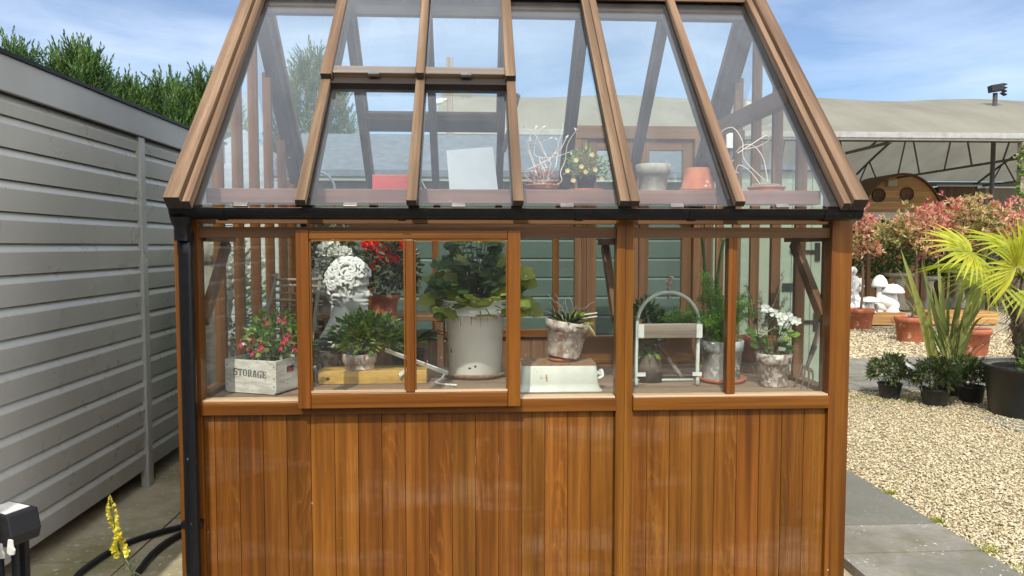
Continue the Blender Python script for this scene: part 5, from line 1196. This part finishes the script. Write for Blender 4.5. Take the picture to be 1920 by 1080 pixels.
# --- rosemary in terracotta behind
c = np.array([atY(1418, 660, 4.22)[0], 4.22, SZ]); pot('plant_pot', 'terracotta pot of rosemary behind the white flowered geranium', tuple(c), .09, .115, .20, m_terra, .05)
ro_ = thing('rosemary', 'grey green rosemary with one tall bushy sprig behind the white flowers', 'plant', tuple(c + (0, 0, .19)))
mb = MB(); ms = MB()
for (px, py) in ((1470, 510), (1462, 540), (1475, 560), (1450, 570), (1400, 535), (1425, 550), (1440, 580), (1410, 580), (1485, 580)):
    q = atY(px, py, 4.2); pth = curve(c + (0, 0, .18), q, (.01, 0, 0), 8, .004); ms.tube(pth, .002, 5); n_ = 110; f = rng.uniform(.35, 1, n_) if px != 1470 else rng.uniform(.15, 1, n_)
    P = np.stack([np.interp(f * 7, np.arange(8), pth[:, k]) for k in range(3)], -1); mb.leaves(P, rng.normal(size=(n_, 3)) + np.array([0, 0, .7]), .028, .0035)
for k in range(14): ms.tube(curve(c + (0, 0, .18), c + (rng.normal() * .1 - .03, rng.normal() * .05, rng.uniform(.25, .42)), (0, 0, 0), 6, .006), .0013, 4)
obj('foliage', mb, lf_grey, ro_); obj('stem', ms, m_dry, ro_)
# --- whitewashed pot with white geranium
c = np.array([atY(1449, 720, 3.78)[0], 3.78, SZ])
pot('plant_pot', 'flaking whitewashed clay pot with white geranium at the right end of the staging', tuple(c), .068, .086, atY(1449, 664, 3.72)[2] - SZ, m_painted, .055, .009)
tz_ = atY(1449, 664, 3.72)[2]; c2 = np.array([c[0], c[1], tz_ - .02])
g2 = thing('white_pelargonium', 'compact geranium with one spray of white flowers in the whitewashed pot', 'plant', tuple(c2))
mb = MB()
for k in range(46):
    a = rng.uniform(0, 6.28); rad = rng.uniform(.02, .105); q = c2 + np.array([math.cos(a) * rad, math.sin(a) * rad * .8, rng.uniform(.03, .14)]); mb.lobed(q, (math.cos(a), math.sin(a), .1), np.array([0, -.6, .8]) + rng.normal(size=3) * .35, rng.uniform(.035, .058), rng.random(), 5, .14)
obj('foliage', mb, lf_mid, g2)
mb = MB(); ms = MB()
for (px, py) in ((1433, 577), (1446, 585), (1458, 588), (1468, 594), (1478, 592), (1486, 600), (1494, 602), (1463, 602), (1475, 604), (1440, 580)):
    q = atY(px, py, 3.70 + rng.normal() * .015)
    for j in range(5): a = j * 1.257 + rng.random(); mb.leaves([q], [(math.cos(a), -.35, math.sin(a))], .026, .022, N=[(0, -1, .3)], mid=.6, fold=.08)
    ms.tube(curve(c2 + (.01, 0, .02), q + (0, .008, 0), (0, 0, .02), 6), .0016, 5)
obj('flower', mb, pt_white, g2); obj('stem', ms, m_stem, g2)
mb = MB()
for k in range(40): a = rng.random() * 6.28; q = c2 + np.array([math.cos(a) * rng.uniform(.03, .085), math.sin(a) * rng.uniform(.03, .08), .012]); mb.leaves([q], [rng.normal(size=3) * (1, 1, .3)], .04, .008, rnd=rng.random())
obj('straw', mb, m_rust, g2)
# --- black trivet
c = np.array([*atZ(1404, 700, SZ)[:2], SZ])
tv = thing('iron_trivet', 'small black iron trivet behind the whitewashed pot', 'trivet', tuple(c))
t = np.linspace(0, 2 * math.pi, 25); obj('ring', MB().tube(np.stack([c[0] + .06 * np.cos(t), c[1] + .05 * np.sin(t), np.full(25, SZ + .06)], -1), .006, 6).box(c[0] - .055, c[0] + .055, c[1] - .006, c[1] + .006, SZ + .056, SZ + .064), m_iron, tv)
for k in range(3): a = k * 2.09 - 1.5; q = c + (math.cos(a) * .058, math.sin(a) * .048, 0); obj('leg', MB().tube([q + (0, 0, .058), q + (math.cos(a) * .01, 0, .03), q + (math.cos(a) * .004, 0, 0)], .005, 6), m_iron, tv)
# --- hand fork leaning in the corner
hA, hB, hC = atY(1541, 588, 3.86), atY(1526, 652, 3.80), atY(1512, 690, 3.76)
fk = thing('garden_fork', 'rusty hand fork with a pale wooden handle leaning in the right corner', 'garden fork', (hC[0], 3.72, SZ))
obj('handle', MB().tube(smooth_path([hA, hA * .6 + hB * .4 + (.004, 0, 0), hB], 10), np.linspace(.013, .0145, 10), 10), m_greywood, fk)
obj('neck', MB().tube([hB + (hA - hB) * .05, hB, hB * .35 + hC * .65, hC], [.0155, .015, .010, .009], 10), m_forksteel, fk)
hd_ = unit((hC - hB)[None])[0]; sd_ = unit(np.cross(hd_, (0, -1, .3))[None])[0]
mb = MB()
obj('head', MB().bar(hC - sd_ * .032, hC + sd_ * .034, .012, .02, hd_), m_forksteel, fk, bevel=.004)
for k, (px, py) in enumerate(((1488, 726), (1502, 728), (1514, 729), (1522, 727))):
    s0 = hC + sd_ * ((-.030 + .021 * k) * (1 if sd_[0] > 0 else -1)); q = atZ(px, py, SZ + .003); obj('tine', MB().tube(smooth_path([s0, s0 * .6 + q * .4 + (0, -.012, .004), q], 8), np.linspace(.0065, .0025, 8), 6), m_forksteel, fk)
# ------------------------------------------------------------------ things on the high shelf
HZ = 1.869
def hx_(px): return atY(px, 350, 3.74)[0]
a, b = hx_(700), hx_(771)
rt = thing('red_box', 'faded red open box on the high shelf', 'box', ((a + b) / 2, 3.76, HZ)); m_red = paint('faded red paint', (.42, .045, .04), (.34, .035, .035), .5, 6)
obj('front', MB().box(a, b, 3.70, 3.71, HZ, HZ + .075), m_red, rt, bevel=.002); obj('back', MB().box(a, b, 3.83, 3.84, HZ, HZ + .075), m_red, rt)
obj('side', MB().box(a, a + .01, 3.711, 3.829, HZ, HZ + .075), m_red, rt); obj('side', MB().box(b - .01, b, 3.711, 3.829, HZ, HZ + .075), m_red, rt); obj('base', MB().box(a + .011, b - .011, 3.711, 3.829, HZ, HZ + .01), m_red, rt)
pg_ = paint('paper', (.26, .28, .31), (.22, .24, .27), .7, 5)
for k, (px, tl_) in enumerate(((784, .045), (792, .04), (800, .03))):
    x = hx_(px); bk_ = thing('seed_packet', ['paper seed packet leaning furthest over beside the red box', 'paper seed packet in the middle of the three leaning ones', 'paper seed packet leaning at the right of the three'][k], 'packet', (x, 3.76, HZ), 'seed packets on the high shelf')
    obj('packet', MB().bar((x, 3.76, HZ + .002), (x - tl_, 3.76, HZ + .06), .1, .004, (1, 0, .6)), [pg_, m_white, m_sage][k], bk_)
A_, B_, C_2, D_ = atY(843, 357, 3.72), atY(934, 357, 3.72), atY(924, 275, 3.80), atY(837, 282, 3.80)
pp = thing('paper_sheet', 'large blank pale sheet standing on the high shelf behind the glass', 'sign', tuple((A_ + B_) / 2)); dz_ = HZ + .001 - min(A_[2], B_[2])
obj('sheet', MB().prism([A_ + (0, 0, dz_ * .9), B_ + (0, 0, dz_ * .9), C_2, D_], (0, .003, 0)), pg_, pp)
def curly(parent, base, targets, mat, r_=.0028, buds=True):
    ms = MB(); mb = MB()
    for (px, py, Yq) in targets:
        q = atY(px, py, Yq); pth = smooth_path(curve(base + rng.normal(size=3) * (.02, .01, 0), q, rng.normal(size=3) * (.06, .02, .02), 6, .022), 26); ms.tube(pth, np.linspace(r_, r_ * .55, 26), 5)
        if buds: mb.leaves([pth[-1]] * 3, rng.normal(size=(3, 3)) * .5 + unit((pth[-1] - pth[-3])[None]), .02, .008)
    obj('stem', ms, mat, parent); (obj('bud', mb, pt_white, parent) if buds else None)
c = np.array([hx_(1018), 3.76, HZ])
p_ = pot('plant_pot', 'low pink clay pot of dried curling stems on the high shelf', tuple(c), .07, .085, .035, m_terra, .012, .004)
d1 = thing('dried_plant', 'dried plant with long pale curling stems and reddish base on the high shelf', 'plant', tuple(c + (0, 0, .03)))
curly(d1, c + (0, 0, .025), [(985, 240, 3.8), (995, 262, 3.75), (1005, 240, 3.78), (1017, 240, 3.72), (1030, 260, 3.7), (1045, 262, 3.74), (1056, 235, 3.76), (1062, 258, 3.72), (1080, 245, 3.74), (1000, 320, 3.68), (1068, 285, 3.7), (975, 300, 3.72), (1040, 290, 3.7)], m_dry)
mb = MB(); P, d = ball(90, c + (0, 0, .05), (.075, .06, .05), .3, -.2); mb.leaves(P, d + (0, 0, .3), .035, .012); obj('foliage', mb, leafmat('dull pink leaves', [(0, (.30, .10, .09)), (1, (.55, .28, .26))], .2), d1)
c = np.array([hx_(1100), 3.76, HZ])
sau = thing('saucer', 'pinkish saucer under the yellow flowered plant on the high shelf', 'saucer', tuple(c)); obj('dish', MB().lathe([(.001, 0), (.085, 0), (.092, .012), (.086, .012), (.08, .005), (.001, .005)], 28, c), m_terra, sau)
pot('plant_pot', 'dark small pot under the yellow flowered plant on the high shelf', tuple(c + (0, 0, .0055)), .04, .052, .075, m_black, .02, .003)
y1 = thing('flowering_plant', 'bushy plant with small yellow and peach flowers on the high shelf', 'plant', tuple(c + (0, 0, .07)))
bush(y1, c + (0, 0, .07), c + (0, 0, .12), (.105, .08, .09), 330, .034, .012, lf_mid, m_stem, .4, 12)
mb = MB()
for (px, py) in ((1064, 320), (1098, 322), (1116, 318), (1080, 300), (1145, 318), (1090, 312), (1128, 335), (1075, 338), (1110, 290)):
    q = atY(px, py, 3.68)
    for j in range(5): a = j * 1.257; mb.leaves([q], [(math.cos(a), -.4, math.sin(a))], .015, .014, N=[(0, -1, .2)], mid=.6, rnd=rng.random())
obj('flower', mb, pt_cream, y1)
mb = MB(); q = c + (.0, 0, .20); mb.leaves([q + (-.015, 0, 0), q + (.0, 0, .0), q + (.012, 0, -.01)], [(-.1, 0, 1), (0, 0, 1), (.2, 0, 1)], .055, .02); obj('bud', mb, lf_yellow, y1)
c = np.array([hx_(1226), 3.76, HZ])
pot('plant_pot', 'pale grey concrete pot standing upright on the high shelf', tuple(c), .066, .080, .138, m_greypot, .055, .009)
c = np.array([hx_(1310), 3.76, HZ])
up_ = thing('plant_pot', 'bright terracotta pot turned upside down on the high shelf', 'plant pot', tuple(c))
obj('body', MB().lathe([(.078, 0.002), (.090, 0), (.090, .022), (.080, .024), (.060, .118), (.056, .122), (.012, .122), (.001, .116)], 36, c), m_terra, up_)
c = np.array([hx_(1440), 3.76, HZ])
pot('plant_pot', 'wide brown pan of succulents at the right end of the high shelf', tuple(c), .085, .092, .030, m_terra, .012, .004, cat='plant pan')
su = thing('succulent', 'pale rosette succulent with looping pinkish flower stems', 'plant', tuple(c + (0, 0, .02)))
mb = MB()
for k in range(5):
    q = c + ((k - 2) * .028, rng.normal() * .015, .022)
    for j in range(22): a = j * 2.4; e = .25 + .9 * (j / 22); d = np.array([math.cos(a) * math.cos(e), math.sin(a) * math.cos(e), math.sin(e)]); mb.leaves([q], [d], .042 * (1 - .35 * j / 22), .013, N=[(0, 0, 1)], mid=.7)
obj('foliage', mb, leafmat('pale succulent', [(0, (.34, .38, .30)), (1, (.55, .56, .50))], .2), su)
ms = MB()
for pts in (((1440, 345), (1432, 300), (1415, 275), (1395, 272), (1380, 285)), ((1425, 345), (1405, 320), (1385, 310), (1378, 330)), ((1436, 340), (1396, 300), (1392, 265), (1375, 240), (1355, 245), (1350, 260)), ((1382, 288), (1410, 270), (1435, 255), (1442, 262), (1420, 275), (1392, 280)), ((1376, 300), (1365, 312), (1385, 325))):
    ms.tube(smooth_path([atY(px, py, 3.74 + .02 * i) for i, (px, py) in enumerate(pts)], 30), .0024, 5)
obj('stem', ms, m_dry, su)
# ------------------------------------------------------------------ right hand plants
def terr_pot(label, px, py, Y0, w, h):
    q = atZ(px, py, 0); c = np.array([q[0], q[1] + w * .4, -.012])
    pot('plant_pot', label, tuple(c), w * .40, w * .5, h, m_terra, h * .22, .014)
    return c
lf_pink = leafmat('pink and cream young leaves', [(0, (.12, .14, .04)), (.25, (.42, .36, .13)), (.5, (.62, .42, .24)), (.75, (.62, .26, .22)), (1, (.50, .08, .10))], .35)
lf_palm = leafmat('sunlit palm fans', [(0, (.12, .17, .012)), (.45, (.34, .38, .02)), (1, (.58, .56, .05))], .5)
lf_flax = leafmat('striped strap leaves', [(0, (.07, .11, .03)), (.45, (.22, .27, .08)), (.8, (.42, .44, .15)), (1, (.55, .50, .12))], .4)
def standard(label, c, stem_top, blobs, n, Lf):
    o_ = thing('photinia_tree', label, 'tree', tuple(c + (0, 0, .3)), 'pink leaved photinia trees in terracotta pots')
    st_ = np.array(stem_top); mb = MB(); mb.tube(smooth_path([c + (0, 0, .25), c * .5 + st_ * .5 + (.03, 0, .1), st_], 10), np.linspace(.028, .02, 10), 8)
    lv = MB()
    for (b, rad, sh) in blobs:
        b = np.array(b); k = int(n * sh)
        for q in range(int(9 * sh) + 4): mb.tube(curve(st_, b + rng.normal(size=3) * np.array(rad) * .5, (0, 0, .03), 6, .02), np.linspace(.010, .003, 6), 5)
        P, d = ball(k // 5, b, rad, .3, -.7); lump = 1 + .25 * np.sin(d[:, 0] * 6 + b[0]) * np.sin(d[:, 2] * 5 + 1)
        P = b + (P - b) * lump[:, None]; tone = np.clip(.42 + .24 * np.sin(P[:, 0] * 4.3) + .2 * (P[:, 2] - b[2]) / rad[2] + rng.normal(size=len(P)) * .2, 0, 1)
        for j in range(6):   # whorls of upright young leaves at each shoot tip
            D = d * .6 + np.array([0, -.1, .6]) + rng.normal(size=P.shape) * .65
            lv.leaves(P, D, Lf * rng.uniform(.6, 1.2, len(P)), Lf * .34, rnd=np.clip(tone + rng.normal(size=len(P)) * .1, 0, 1), droop=.1)
    obj('trunk', mb, m_brownstem, o_); obj('crown', lv, lf_pink, o_)
c1 = terr_pot('left terracotta pot on the gravel with a thin stemmed photinia, beside the corner post', 1622, 618, 0, .50, .40)
c2_ = terr_pot('terracotta pot on the gravel in front of the amber pallet, behind the strappy plant', 1722, 642, 0, .52, .42)
s1 = atY(1617, 490, c1[1])
standard('slim photinia with a small pink and cream crown beside the greenhouse post', c1, s1, [(atY(1606, 430, c1[1]), (.42, .4, .50), .5), (atY(1625, 470, c1[1]), (.25, .3, .2), .2)], 1500, .11)
s2_ = atY(1718, 470, c2_[1])
standard('wide spreading photinia with a pink and red crown above the palm', c2_, s2_, [(atY(1730, 430, c2_[1]), (.52, .45, .42), .8), (atY(1800, 415, c2_[1]), (.6, .5, .42), 1.), (atY(1880, 420, c2_[1] + .1), (.5, .45, .40), .7), (atY(1680, 440, c2_[1]), (.40, .35, .3), .5), (atY(1770, 455, c2_[1]), (.55, .4, .3), .6), (atY(1850, 455, c2_[1] + .2), (.5, .4, .3), .5)], 1800, .10)
terr_pot('terracotta pot on the gravel half hidden behind the striped strap leaves', 1838, 668, 0, .50, .40)
m_kerb = paint('black plastic pot', (.018, .019, .021), (.03, .03, .031), .42, 8)
# palm
PC = np.array([atY(1938, 790, 6.75)[0], 6.75, -.012])
pot('palm_pot', 'very large black plastic tub at the right edge holding the palm', tuple(PC), .36, .43, .48, m_kerb, .04, .012)
obj_base = structure('kerb_slab', MB().box(PC[0] - .62, PC[0] + .5, PC[1] - .62, PC[1] - .1, -.05, -.004, .4), m_slab)
pm = thing('palm_tree', 'fan palm with a fibrous trunk and yellow green fronds in the large black tub', 'palm', tuple(PC + (0, 0, .45)))
tb = PC + (-.02, 0, .43); tt = np.array([atY(1915, 520, 6.75)[0], 6.75, atY(1915, 515, 6.75)[2]])
t = np.linspace(0, 1, 24)[:, None]; pth = tb * (1 - t) + tt * t + np.array([.02, 0, 0]) * np.sin(t * 3)
rad = .135 + .012 * np.sin(np.arange(24) * 1.9) + .015 * np.sin(np.linspace(0, 3.1, 24)); rad[-3:] = (.12, .10, .07)
m_fibre = paint('palm trunk fibre', (.17, .13, .095), (.07, .05, .035), .95, 14, .9, 0, (30, .6, (.30, .25, .19)), .4, .6, 6, (1, 1, .35))
mb = MB().tube(pth, rad, 20)
for k in range(340):
    f = rng.random(); a = rng.uniform(0, 6.28); q = tb * (1 - f) + tt * f + np.array([math.cos(a), math.sin(a), 0]) * .135; d = np.array([math.cos(a) * .35, math.sin(a) * .35, rng.uniform(-.9, 1)])
    mb.tube([q, q + d * rng.uniform(.03, .10), q + d * .1 + rng.normal(size=3) * .02 + (math.cos(a) * .03, math.sin(a) * .03, -.05)], [.0035, .003, .001], 4)
obj('trunk', mb, m_fibre, pm)
def fan(origin, hub, dirn, nrm, Lf, n, spread, rn):
    """one frond: stalk, then n long folded segments from the hub"""
    mb = MB(); stk = MB(); stk.tube(curve(origin, hub, (0, 0, .03), 8), np.linspace(.013, .008, 8), 6)
    dirn = unit(np.asarray(dirn, float)[None])[0]; S = unit(np.cross(dirn, nrm)[None])[0]; N = np.cross(S, dirn)
    for k in range(n):
        a = (k / (n - 1) - .5) * spread; d = dirn * math.cos(a) + S * math.sin(a); l_ = Lf * (.8 + .2 * math.cos(a)) * rng.uniform(.9, 1.06); t = np.linspace(0, 1, 8)[:, None]
        dr = rng.uniform(.05, .22); p = hub + d * l_ * t - np.array([0, 0, 1.]) * dr * l_ * t ** 2.4 + N * .04 * l_ * np.sin(t * math.pi)
        w = np.array([.012, .034, .052, .052, .042, .028, .015, .002]) * (Lf / .6); mb.ribbon(p, w, np.cross(d, N), rnd=float(np.clip(rn + rng.normal() * .16, 0, 1)), fold=.28)
    return mb, stk
crown = tt + (0, 0, -.02); fr = MB(); sk = MB()
specs = [((1822, 474), 6.35, (-1, -.25, .12), (.05, -.75, .8), .50, 26, 3.5, .62), ((1905, 500), 6.15, (-.35, -.35, .9), (.15, -1, .25), .55, 28, 4.2, .7), ((1960, 480), 6.4, (.9, -.3, .5), (0, -.6, .8), .6, 22, 3.6, .6),
         ((1850, 520), 6.5, (-.8, -.4, -.55), (-.3, -.6, .7), .42, 18, 3.2, .4), ((1930, 545), 6.35, (.2, -.6, -.6), (0, -.8, .5), .42, 18, 3., .35), ((1900, 470), 7.1, (-.3, .8, .5), (0, .2, 1), .6, 20, 3.6, .5), ((2000, 500), 7.0, (.8, .6, .3), (0, .2, 1), .6, 20, 3.6, .5), ((1830, 500), 7.1, (-.7, .7, .0), (0, .1, 1), .55, 20, 3.4, .35)]
for (pp_, Yq, d, nn, Lf, n, spd, rn) in specs:
    a_, b_ = fan(crown, atY(*pp_, Yq), d, np.asarray(nn, float), Lf, n, spd, rn)
    obj('frond', a_, lf_palm, pm); obj('stalk', b_, lf_palm, pm)
mb = MB()   # weed in the tub
bw = PC + (-.26, -.22, .45)
wd = thing('weed_plant', 'light green weed growing in the palm tub beside the trunk', 'plant', tuple(bw)); P = bw + np.stack([rng.normal(size=60) * .025, rng.normal(size=60) * .025, rng.uniform(0, .22, 60)], -1); mb.leaves(P, rng.normal(size=(60, 3)) + (0, 0, .6), .08, .016); mb.tube([bw, bw + (0, 0, .22)], [.006, .003], 5); obj('foliage', mb, lf_fern, wd)
obj('soil', MB().lathe([(.42, .455), (.2, .462), (.001, .465)], 30, PC), m_bed, bpy.data.objects['palm_tree'])
# strap leaved flax
fb = np.array([atY(1782, 690, 7.75)[0], 7.75, -.012])
pot('plant_pot', 'black plastic pot almost hidden under the striped strap leaves', tuple(fb), .13, .17, .24, m_kerb, .03, .006)
fx_ = thing('flax_plant', 'tall striped strap leaved flax with arching green and cream leaves', 'plant', tuple(fb + (0, 0, .22))); mb = MB()
for (px, py, bx2, rn, w, bnd) in ((1683, 468, .15, .8, .085, 0), (1700, 505, .1, .75, .07, 0), (1722, 490, .1, .5, .07, 0), (1735, 560, .1, .9, .07, 0), (1752, 478, .0, .7, .07, 0), (1790, 560, 0, .85, .07, 0), (1858, 490, 0, .85, .08, 0), (1840, 470, 0, .6, .07, 0), (1676, 500, .1, .3, .05, 0), (1684, 548, .25, .8, .06, 1), (1742, 530, .05, .85, .07, 0), (1760, 520, .0, .5, .06, 0), (1798, 535, .1, .45, .08, 0), (1830, 500, .0, .7, .075, 0), (1838, 540, -.05, .4, .06, 0), (1852, 450, .0, .75, .09, 0), (1870, 520, 0, .4, .07, 0), (1885, 470, .0, .5, .06, 0), (1812, 580, .2, .6, .05, 1), (1700, 575, .2, .25, .04, 1), (1845, 585, .25, .3, .05, 1), (1722, 600, .2, .6, .05, 1), (1775, 490, .0, .35, .05, 0), (1815, 470, .0, .5, .05, 0)):
    q = atY(px, py, fb[1] - .25 + rng.uniform(-.25, .3)); p0 = fb + (rng.normal() * .07, rng.normal() * .05, .2); t = np.linspace(0, 1, 12)[:, None]
    p = p0 * (1 - t) + q * t + np.array([0, 0, .16 if bnd else .05]) * (4 * t * (1 - t)) + np.array([0, -.06, -.05 if bnd else 0]) * t ** 4
    mb.ribbon(p, w * .86 * np.array([.5, .7, .85, .95, 1, 1, .97, .9, .78, .6, .35, .03]), (1, .15, rng.normal() * .2), rnd=min(1, rn * rng.uniform(.6, 1.3)), fold=.16)
obj('foliage', mb, lf_flax, fx_); mb = MB()
for k in range(26): q = fb + (rng.normal() * .28, rng.normal() * .12 - .1, rng.uniform(.3, .95)); mb.tube(curve(fb + (rng.normal() * .08, 0, .2), q, (0, 0, .06), 7, .01), .003, 4)
obj('dry_stem', mb, m_brownstem, fx_)
# four small potted shrubs
lf_shrub = leafmat('dull dark shrub leaves', [(0, (.03, .055, .015)), (.6, (.08, .13, .035)), (.85, (.17, .21, .07)), (1, (.20, .10, .06))], .25)
for (px, py, Y, rd, hh, lab) in ((1680, 748, 0, .12, .16, 'small round potted shrub standing alone, leftmost of the small shrubs on the gravel'), (1769, 762, 0, .14, .17, 'low potted shrub with narrow leaves in the middle of the small shrubs'), (1836, 756, 0, .13, .17, 'low potted shrub tucked against the big black tub'), (1800, 742, 0, .12, .16, 'low potted shrub behind the middle small shrub')):
    q = atZ(px, py, 0); c = np.array([q[0], q[1] + rd, -.012]); o_ = thing('potted_shrub', lab, 'plant', tuple(c), 'small potted shrubs on the gravel')
    obj('plant_pot', MB().lathe(pot_prof(rd * .78, rd, hh, .02, .006), 28, c), m_kerb, o_); obj('soil', MB().lathe([(rd - .012, hh - .025), (.001, hh - .02)], 18, c), m_soil, o_)
    P, d = ball(270, c + (0, 0, hh + .13), (.22, .20, .17), .35, -.55); mb = MB()
    for j in range(4): mb.leaves(P, d * .8 + rng.normal(size=P.shape) * .6 + np.array([0, 0, .35]), .075 * rng.uniform(.7, 1.2, len(P)), .017, droop=.2)
    obj('foliage', mb, lf_shrub, o_); mb = MB()
    for k in range(12): mb.tube(curve(c + (rng.normal() * .02, rng.normal() * .02, hh - .02), P[rng.integers(len(P))], (0, 0, 0), 5, .01), .003, 4)
    obj('stem', mb, m_brownstem, o_)
q = atY(1712, 690, 7.3)
tg2 = thing('plant_label', 'pale plastic plant label tilted above the lone small shrub', 'plant label', tuple(q)); obj('tag', MB().bar(q + (-.08, 0, .05), q + (.04, 0, -.02), .045, .002, (0, -.7, .7)), m_white, tg2); obj('stake', MB().tube([q + (.03, 0, -.015), q + (.0, .08, -.25)], .002, 4), m_white, tg2)
# fallen leaf bits
mb = MB(); P = np.stack([rng.uniform(3.2, 6, 70), rng.uniform(5, 8, 70), np.full(70, .004)], -1); mb.leaves(P, rng.normal(size=(70, 3)) * (1, 1, .1), .035, .016); structure('leaf_litter', mb, m_rust, kind='stuff')
# ------------------------------------------------------------------ things on the left
JB = np.array([atY(18, 985, 2.75)[0], 2.75, atY(18, 985, 2.75)[2]])
jb = thing('junction_box', 'black plastic junction box with two white clips and ribbed conduits at the left edge', 'junction box', (JB[0], 2.75, 0))
w, h = .075, .062; Rz = rotm((0, 0, 1), R(-22)) @ rotm((0, 1, 0), R(3))
def lp(x, y, z): return JB + Rz @ np.array([x, y, z])
obj('body', MB().prism([lp(*p) for p in ((-w, -.06, -h), (w, -.06, -h * .8), (w * 1.12, -.06, -.01), (w * .85, -.06, h), (-w, -.06, h))], Rz @ np.array([0, .12, 0])), m_black, jb, bevel=.006)
obj('label_plate', MB().bar(lp(-w * .8, .0, h + .0015), lp(w * .55, .0, h + .0015), .09, .002, Rz @ np.array([0, 0, 1.])), m_whitemetal, jb)
for x, z in ((.035, -h - .005), (.085, -h + .018)):
    obj('clip', MB().prism([lp(x + a, -.066, z + b) for a, b in ((-.008, .03), (.010, .03), (.014, .005), (.022, -.004), (.018, -.022), (.0, -.026), (-.014, -.02), (-.012, 0))], Rz @ np.array([0, .008, 0])), m_whitemetal, jb, bevel=.002)
obj('pin', MB().tube([lp(.0, -.07, -h - .012), lp(-.05, -.08, -h - .03)], .004, 6), m_whitemetal, jb)
for dx in (-.045, .01):
    zz = np.linspace(-h * .8, -JB[2] + .0, 70); obj('conduit', MB().tube(np.stack([np.full(70, JB[0] + dx) , np.full(70, 2.76), JB[2] + zz], -1), .0125 + .0018 * (np.arange(70) % 2), 10), m_black, jb)
obj('stake', MB().box(JB[0] - .02, JB[0] + .02, 2.80, 2.83, 0, JB[2] + .02), m_black, jb)
hs = [atZ(*p, .018) for p in ((350, 985), (300, 998), (240, 1018), (180, 1052), (140, 1090), (170, 1130), (235, 1100), (290, 1035), (345, 1000))]
hose = obj('hose', MB().tube(smooth_path([(-1.37, hs[0][1] + .25, .018)] + hs + [(-1.375, hs[-1][1] + .2, .018)], 90), .0165, 10), m_black, None, tuple(hs[4] * (1, 1, 0)))
tag(hose, 'thick black hose looped on the paving beside the greenhouse corner', 'hose')
hose2 = [atZ(*p, .05) for p in ((345, 984), (290, 990), (230, 1008), (170, 1044), (135, 1085))]
fb2 = np.array([atY(252, 1080, 3.05)[0], 3.05, 0.]); tp_ = atY(205, 928, 3.0)
sn = thing('toadflax', 'single stem of yellow toadflax flowers growing up from the paving at the left', 'plant', tuple(fb2))
pth = smooth_path([fb2, fb2 + (.005, 0, .22), (fb2 * .35 + tp_ * .65), tp_], 30); mb = MB().tube(pth, np.linspace(.004, .0018, 30), 6)
n = 70; f = rng.uniform(0, .58, n); P = np.stack([np.interp(f * 29, np.arange(30), pth[:, q]) for q in range(3)], -1); d = rng.normal(size=(n, 3)) + np.array([0, 0, .5]); obj('stem', mb, m_stem, sn)
mb = MB(); mb.leaves(P, d, .05, .006, rnd=rng.random(n)); obj('foliage', mb, lf_grey, sn)
mb = MB()
for k in range(46):
    k = k * 61 / 45; f = .60 + .385 * (k / 61) ** 1.15; c = np.array([np.interp(f * 29, np.arange(30), pth[:, q]) for q in range(3)]); a = k * 2.4 + rng.normal() * .3; s_ = rng.uniform(.8, 1.15) * .031 * (1 - (k / 61) ** 2 * .72) * (1 if k > 6 else .8); o_ = np.array([math.cos(a), math.sin(a), -.1]); q = c + o_ * .006
    mb.leaves([q] * 3, np.stack([o_ + (0, 0, .9), o_ * 1.2 + (0, 0, -.5), o_ + rng.normal(size=3) * .4]), s_, s_ * .75, rnd=np.clip(rng.random(3) - .5 * (k / 61) ** 4, 0, 1), mid=.65, fold=.2); mb.leaves([q], [o_ * .4 + (0, 0, -1)], s_ * .8, s_ * .15, rnd=.2)
obj('flower', mb, pt_yellow, sn)
# outside the left gable: weathered stone figure, white flowers, greenery
q = atY(412, 690, 5.3)
sf = thing('stone_figure', 'pale weathered carved stone figure seen through the left gable glass', 'statue', (q[0] - .1, 5.35, 0))
mb = MB(); prof = [(.20, 0), (.20, .1), (.15, .14), (.14, .5), (.16, .8), (.12, 1.0), (.16, 1.2), (.15, 1.35), (.07, 1.42), (.06, 1.46)]
mb.lathe(prof, 24, (q[0] - .1, 5.35, 0), wob=.3).blob((q[0] - .1, 5.35, 1.56), (.09, .10, .12), n=14, jit=.06)
for k in range(26): a = rng.uniform(0, 6.28); z_ = rng.uniform(.2, 1.35); mb.blob((q[0] - .1 + .13 * math.cos(a), 5.35 + .13 * math.sin(a), z_), (.05, .05, .03), n=8, jit=.1)
obj('body', mb, m_stonework, sf)
q = atY(462, 600, 6.3); c = np.array([q[0] - .05, 6.2, 0])
wf = thing('white_flower_bush', 'white flowered bush outside the left gable behind the glazing bars', 'plant', tuple(c)); bush(wf, c, c + (0, 0, 1.0), (.25, .5, .6), 700, .08, .04, lf_mid, m_brownstem, .3, 14); mb = MB()
for k in range(16): umbel(mb, c + (rng.normal() * .14, -.3 + rng.normal() * .2, rng.uniform(1.2, 1.66)), .06, 40, .045)
obj('flower', mb, pt_white, wf)
q = atY(580, 400, 7.0)
ch = thing('hoop_chair', 'blue metal hoop backed garden chair outside behind the greenhouse', 'chair', (q[0], 6.8, 0)); hq = atY(590, 322, 6.8); t = np.linspace(-.3, math.pi + .3, 24)
obj('back', MB().tube(np.stack([hq[0] + .16 * np.cos(t), np.full(24, 6.9), hq[2] - .16 + .17 * np.sin(t)], -1), .012, 8), paint('slate blue metal', (.10, .13, .19), None, .4), ch)
for sx in (-.15, .15): obj('leg', MB().tube([(hq[0] + sx, 6.9, hq[2] - .21), (hq[0] + sx * 1.1, 6.85, 0)], .012, 8), m_iron, ch)
obj('seat', MB().lathe([(.001, 1.3), (.18, 1.3), (.19, 1.315), (.18, 1.33), (.001, 1.33)], 24, (hq[0], 6.72, 0)), m_iron, ch)
